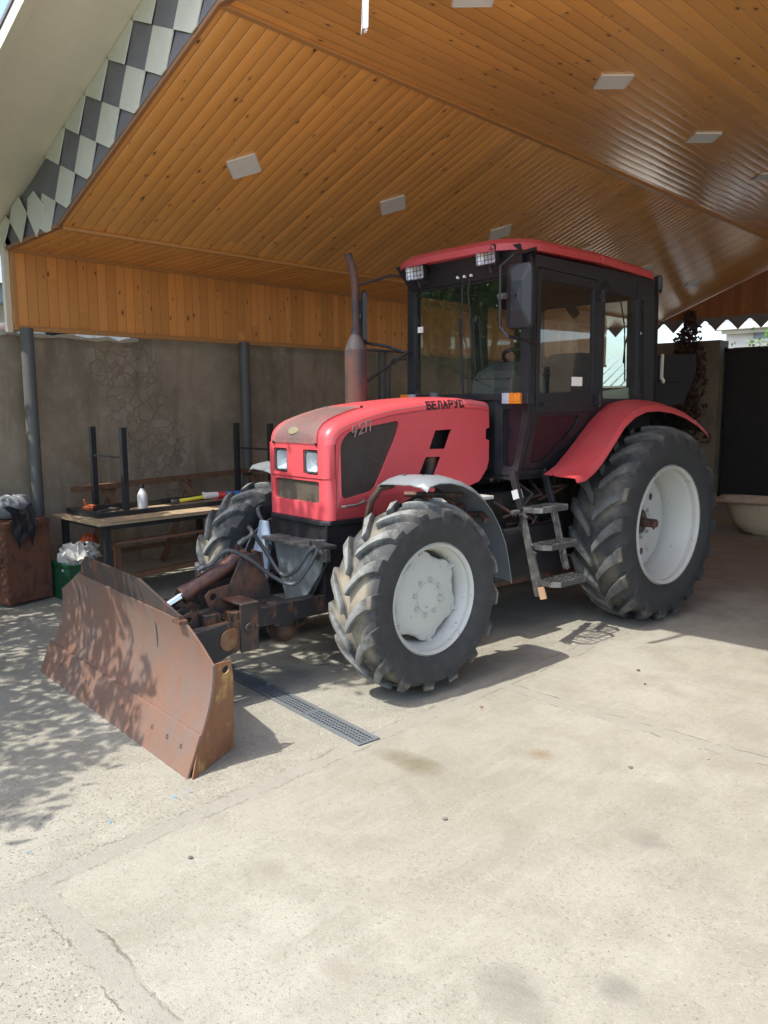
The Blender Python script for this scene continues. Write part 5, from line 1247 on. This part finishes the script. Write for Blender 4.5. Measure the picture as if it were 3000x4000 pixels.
# rusty engine block by the left edge
eb = thing('engine_block', (-6.66, 2.46, 0), 'rust brown old engine block carrying jars and a jacket', 'engine block', radians(12))
M['eb'] = rusty('engine_rust', (.105, .055, .038), (.15, .06, .035), .65, 9, .75)
b = MB(); b.bb((-.95, .0, .02), (.0, .42, .70)); b.bb((-.97, -.012, .66), (.01, .43, .715)); b.build('casting', M['eb'], eb, .012)
b = MB()
for i in range(4): b.lathe([(0, .001), (0, .075), (-.02, .082), (-.02, .10), (.0, .10)], c=(-.14-.24*i, -.014, .40), axis=(0, -1, 0), n=20)
for i in range(9): b.tube([(-.03, -.02, .06+.075*i), (-.03, .012, .06+.075*i)], .016, 8); b.box((-.01, .005, .07+.075*i), (.035, .03, .04))
for i in range(10): b.tube([(.0, .03+.04*i, .64), (.012, .03+.04*i, .64)], .009, 6); b.tube([(.0, .03+.04*i, .08), (.012, .03+.04*i, .08)], .009, 6)
for i in range(6): b.bb((-.9+.15*i, -.03, .1), (-.88+.15*i, .0, .62))
b.build('flange_bolts', M['eb'], eb)
def on_block(x, y, z): a = radians(12); return (-6.66+x*cos(a)-y*sin(a), 2.46+x*sin(a)+y*cos(a), z)
b = MB(); b.lathe([(0, .001), (0, .045), (.08, .045), (.095, .038)], axis=(0, 0, 1), n=24); o = b.build('glass_jar', flat('cloudy_glass', (.25, .25, .23), .15), None, loc=on_block(-.62, .12, .716)); tag(o, 'cloudy glass jar with a pale lid on the engine block', 'jar')
b = MB(); b.lathe([(.09, .044), (.115, .044), (.117, .001)], axis=(0, 0, 1), n=24); b.build('lid', flat('pale_lid', (.42, .48, .40), .4), o)
b = MB(); b.lathe([(0, .001), (0, .05), (.15, .05)], axis=(0, 0, 1), n=28); o = b.build('paint_jar', flat('yellow_label', (.62, .42, .06), .5), None, loc=on_block(-.40, .12, .716)); tag(o, 'jar with a yellow label and dark blue lid on the engine block', 'jar')
b = MB(); b.lathe([(.10, .0515), (.15, .0515), (.155, .056), (.185, .056), (.187, .001)], axis=(0, 0, 1), n=28); b.build('lid', flat('blue_lid', (.03, .07, .18), .4), o)
def cloth(name, label, cat, loc, f, mat, n=26, th=.006, rot=0):
    rws = [[V(f(i/n, j/n)) for j in range(n+1)] for i in range(n+1)]
    b = MB(); b.shell(rws, (0, 0, -th)); o = b.build(name, mat, None, 0, loc=loc, rot=(0, 0, rot)); return tag(o, label, cat)
nz = lambda x, y, s: mnoise.noise(V((x*s, y*s, s)))
def bag(u, v):
    a = 2*pi*u; r = .155*sin(pi*min(1, v*1.02))**.6*(1+.22*nz(cos(a)*1.5, sin(a)*1.5+v*2, 1.7)); return (r*cos(a)*1.1, r*sin(a), .10-.10*cos(pi*v)+.02*nz(u*6, v*6, 1.1))
t = NT('grey_bag_with_band'); X = t.xyz(t.obj()); f_ = t.math('LESS_THAN', t.math('ABSOLUTE', t.math('SUBTRACT', X[0], .05)), .018)
t.pbr(t.mix(f_, (.16, .17, .18), (.62, .62, .6)), .8)
cloth('cloth_bag', 'crumpled grey cloth with a pale stripe on the engine block', 'cloth', on_block(-.22, .22, .718), bag, t.mat)
def jacket(u, v):
    x = -.20+.42*u; d = max(0, v-.30); z = .20*(1-abs(2*v-.1))*(v < .35)+.06 if v < .3 else .04-.55*(v-.3)
    y = .12-.34*min(v, .35)-.03*v
    k = .05*nz(u*1.6, v*1.3, 2.1)+.022*nz(u*4, v*1.5, 1.7); return (x*(1-.45*v)+.03*nz(v*2, u*2, 2), y+k-.02, z*(.8+.25*sin(5*u+2))+.04*nz(u*2, v*2, 1.9)+.05*sin(pi*u)*(1-v))
jr = lambda u, v: (lambda p: (-p[1]*.65-.02, p[0]*.62, p[2]*.58))(jacket(u, v))
cloth('dark_jacket', 'black crumpled jacket hanging over the edge of the engine block', 'jacket', on_block(.06, .14, .70), jr, flat('black_cloth', (.012, .012, .015), .75), rot=radians(12))
b = MB(); glove(b, (0, 0, .02), (.9, .1, .1)); o = b.build('glove', flat('pale_glove', (.42, .33, .22), .8), None, .008, loc=on_block(-.45, .02, .722), rot=(0, 0, 1.9)); tag(o, 'tan work glove curled at the front edge of the engine block', 'glove')
b = MB(); glove(b, (0, 0, .02), (.9, .1, .1)); o = b.build('glove', flat('orange_glove', (.45, .14, .06), .8), None, .008, loc=on_block(-.62, .0, .722), rot=(0, 0, 1.5)); tag(o, 'orange glove nearest the left edge on the engine block', 'glove')
# green crate with white bag
cr = thing('plastic_crate', (-6.63, 3.02, 0), 'dark green plastic crate between engine block and workbench', 'crate')
b = MB(); b.plate([(-.17, -.13), (.17, -.13), (.17, .13), (-.17, .13)], [], lambda x, y: (x, y, .0), (0, 0, .01))
for x0, y0, x1, y1 in ((-.17, -.13, .17, -.12), (-.17, .12, .17, .13), (-.17, -.12, -.16, .12), (.16, -.12, .17, .12)): b.bb((x0, y0, .0), (x1, y1, .32))
b.bb((-.18, -.14, .30), (.18, -.12, .33)); b.bb((-.18, .12, .30), (.18, .14, .33)); b.build('crate_body', flat('green_plastic', (.012, .075, .032), .5), cr, .004)
def pbag(u, v):
    a = 2*pi*u; r = (.06+.10*sin(pi*v)**.7)*(1+.5*nz(cos(a)*2, sin(a)*2+v*3, 1.9)); return (r*cos(a), r*sin(a), .18*v+.05*nz(u*5, v*5, 1.2)-(.25*max(0, cos(a+.8))**3*(1-v)**1.5))
cloth('plastic_bag', 'crumpled white plastic bag spilling over the green crate', 'bag', (-6.60, 3.05, .30), pbag, flat('white_film', (.52, .50, .44), .45))
cloth('orange_net', 'crumpled orange mesh bag behind the white plastic bag', 'bag', (-6.72, 3.20, .36), lambda u, v: (.09*cos(6.28*u)*sin(pi*v)**.5*(1+.4*nz(u*4, v*3, 2)), .08*sin(6.28*u)*sin(pi*v)**.5, .17*v+.02*nz(u*5, v, 3)), flat('orange_film', (.55, .10, .04), .5))

# drain channel grates
dg = thing('drain_grate', (-2.64, 2.643, 0), 'grey slotted drain grate section, with the free end on the sunlit slab', 'drain grate', radians(180-6.5), 'drain grate sections')
M['grate'] = rusty('galvanised_grate', (.20, .225, .24), (.22, .2, .17), .3, 9, .55, False, .3); M['channel'] = flat('channel_shade', (.02, .02, .02), .8)  # flat dark plate on the slab paints the shade inside the channel
Lg = .50
b = MB(); b.bb((.0, -.065, .003), (Lg, .065, .005)); b.build('channel', M['channel'], dg)
b = MB()
for y in (-.056, .056): b.bb((.002, y-.012, .004), (Lg-.002, y+.012, .013))
for y in (-.022, 0, .022): b.bb((.002, y-.0035, .005), (Lg-.002, y+.0035, .0125))
n = 20
for i in range(n+1): x = .006+(Lg-.012)*i/n; b.bb((x-.0035, -.045, .005), (x+.0035, .045, .0115))
b.bb((.002, -.045, .0052), (.016, .045, .0128)); b.bb((Lg-.016, -.045, .0052), (Lg-.002, .045, .0128))
b.build('grate', M['grate'], dg); dg.scale = (1, 1, .55)
a = radians(180-6.5)
for k, lb in enumerate(['drain grate section second from the free end', 'third drain grate section, half in shade', 'fourth drain grate section, behind the blade wing', 'fifth drain grate section, under the push frame'], 1):
    dup(dg, (-2.64+Lg*k*cos(a), 2.643+Lg*k*sin(a), 0), None, 'grey slotted '+lb)

# bathtub at the back
bt = thing('bathtub', (-3.16, 10.6, 0), 'old cream enamel bathtub with rust spots before the black gate', 'bathtub', radians(10))
def ov(a, hx, hy, n=3.2): c, s = cos(a), sin(a); k = (abs(c)**n+abs(s)**n)**(-1/n); return hx*c*k, hy*s*k
b = MB(); rws = []
for (z, hx, hy) in ((.0, .40, .18), (.03, .50, .23), (.15, .62, .28), (.30, .68, .31), (.405, .72, .33), (.42, .82, .40), (.44, .84, .42), (.452, .82, .40), (.45, .74, .34), (.40, .69, .31), (.2, .62, .27), (.09, .5, .2), (.08, .001, .001)):
    rws.append([V((*ov(2*pi*i/48, hx, hy, 2.6 if z < .41 else 7), z)) for i in range(49)])
b.grid(rws); b.build('tub_shell', paint('aged_enamel', (.50, .42, .29), .35, .3, (.3, .16, .09), 10), bt)
b = MB()
for x in (-.4, .4):
    for y in (-.15, .15): b.box((x, y, .02), (.07, .05, .04))
b.build('feet', M['dark'], bt)

# bits lying on the slab
def stone(loc, r, col, name, label, cat, sq=.5):
    b = MB(); rg = random.Random(int(abs(loc[0]*977+loc[1]*331))); rws = []
    for i in range(6):
        th = pi*i/5; rws.append([V((r*sin(th)*cos(2*pi*j/9)*(1+.25*mnoise.noise(V((i, j % 9, r*99)))), r*.8*sin(th)*sin(2*pi*j/9)*(1+.25*mnoise.noise(V((j % 9, i, r*77)))), r*sq*(1-cos(th)))) for j in range(10)])
    b.grid(rws); o = b.build(name, flat(name+'_stuff', col, .8), None, loc=(loc[0], loc[1], .0), rot=(0, 0, rg.random()*6)); return tag(o, label, cat)
stone((-1.90, 2.33), .011, (.16, .15, .13), 'pebble', 'grey pebble alone in the middle of the sunlit slab', 'pebble')
stone((-2.41, 1.47), .010, (.12, .11, .10), 'pebble', 'dark stone right of the joint, left of centre', 'pebble')
stone((-1.57, 3.27), .011, (.15, .14, .11), 'pebble', 'dark flat pebble right of the square stain', 'pebble')
stone((-2.16, 4.55), .012, (.10, .07, .05), 'pebble', 'small brown pebble near the roof shadow at the right', 'pebble')
stone((-2.02, 4.35), .010, (.13, .10, .08), 'pebble', 'tiny brown stone right of the tyre shadow', 'pebble')
stone((-1.35, 3.6), .010, (.28, .26, .22), 'pebble', 'pale pebble on the slab at the far right', 'pebble')
b = MB(); leaf_cluster(b, [(0, 0, .006)], .028, random.Random(2)); tag(b.build('dry_leaf', flat('dry_leaf_brown', (.36, .20, .13), .7), None, loc=(-2.50, 3.37, .008)), 'dry reddish leaf on the slab in front of the front tyre', 'leaf')
for i, (x, y, s, lb) in enumerate([(-2.86, 1.68, .013, 'upper blue flake of the pair below the blade corner'), (-2.85, 1.75, .007, 'tiny blue flake closest to the blade corner'), (-2.87, 1.39, .011, 'blue paint flake midway along the joint at left'), (-2.89, 1.07, .008, 'blue paint flake nearest the left edge')]):
    b = MB(); rg = random.Random(i); s *= .7; P = [(s*(1+.6*rg.random())*cos(a_), s*.6*(1+.8*rg.random())*sin(a_)) for a_ in [2*pi*k/8 for k in range(8)]]
    b.plate(P, [], lambda u, w: (u, w, .002), (0, 0, .001)); tag(b.build('paint_flake', flat('blue_flake', (.14, .32, .50), .6), None, loc=(x, y, 0)), lb, 'paint flake', 'blue paint flakes')
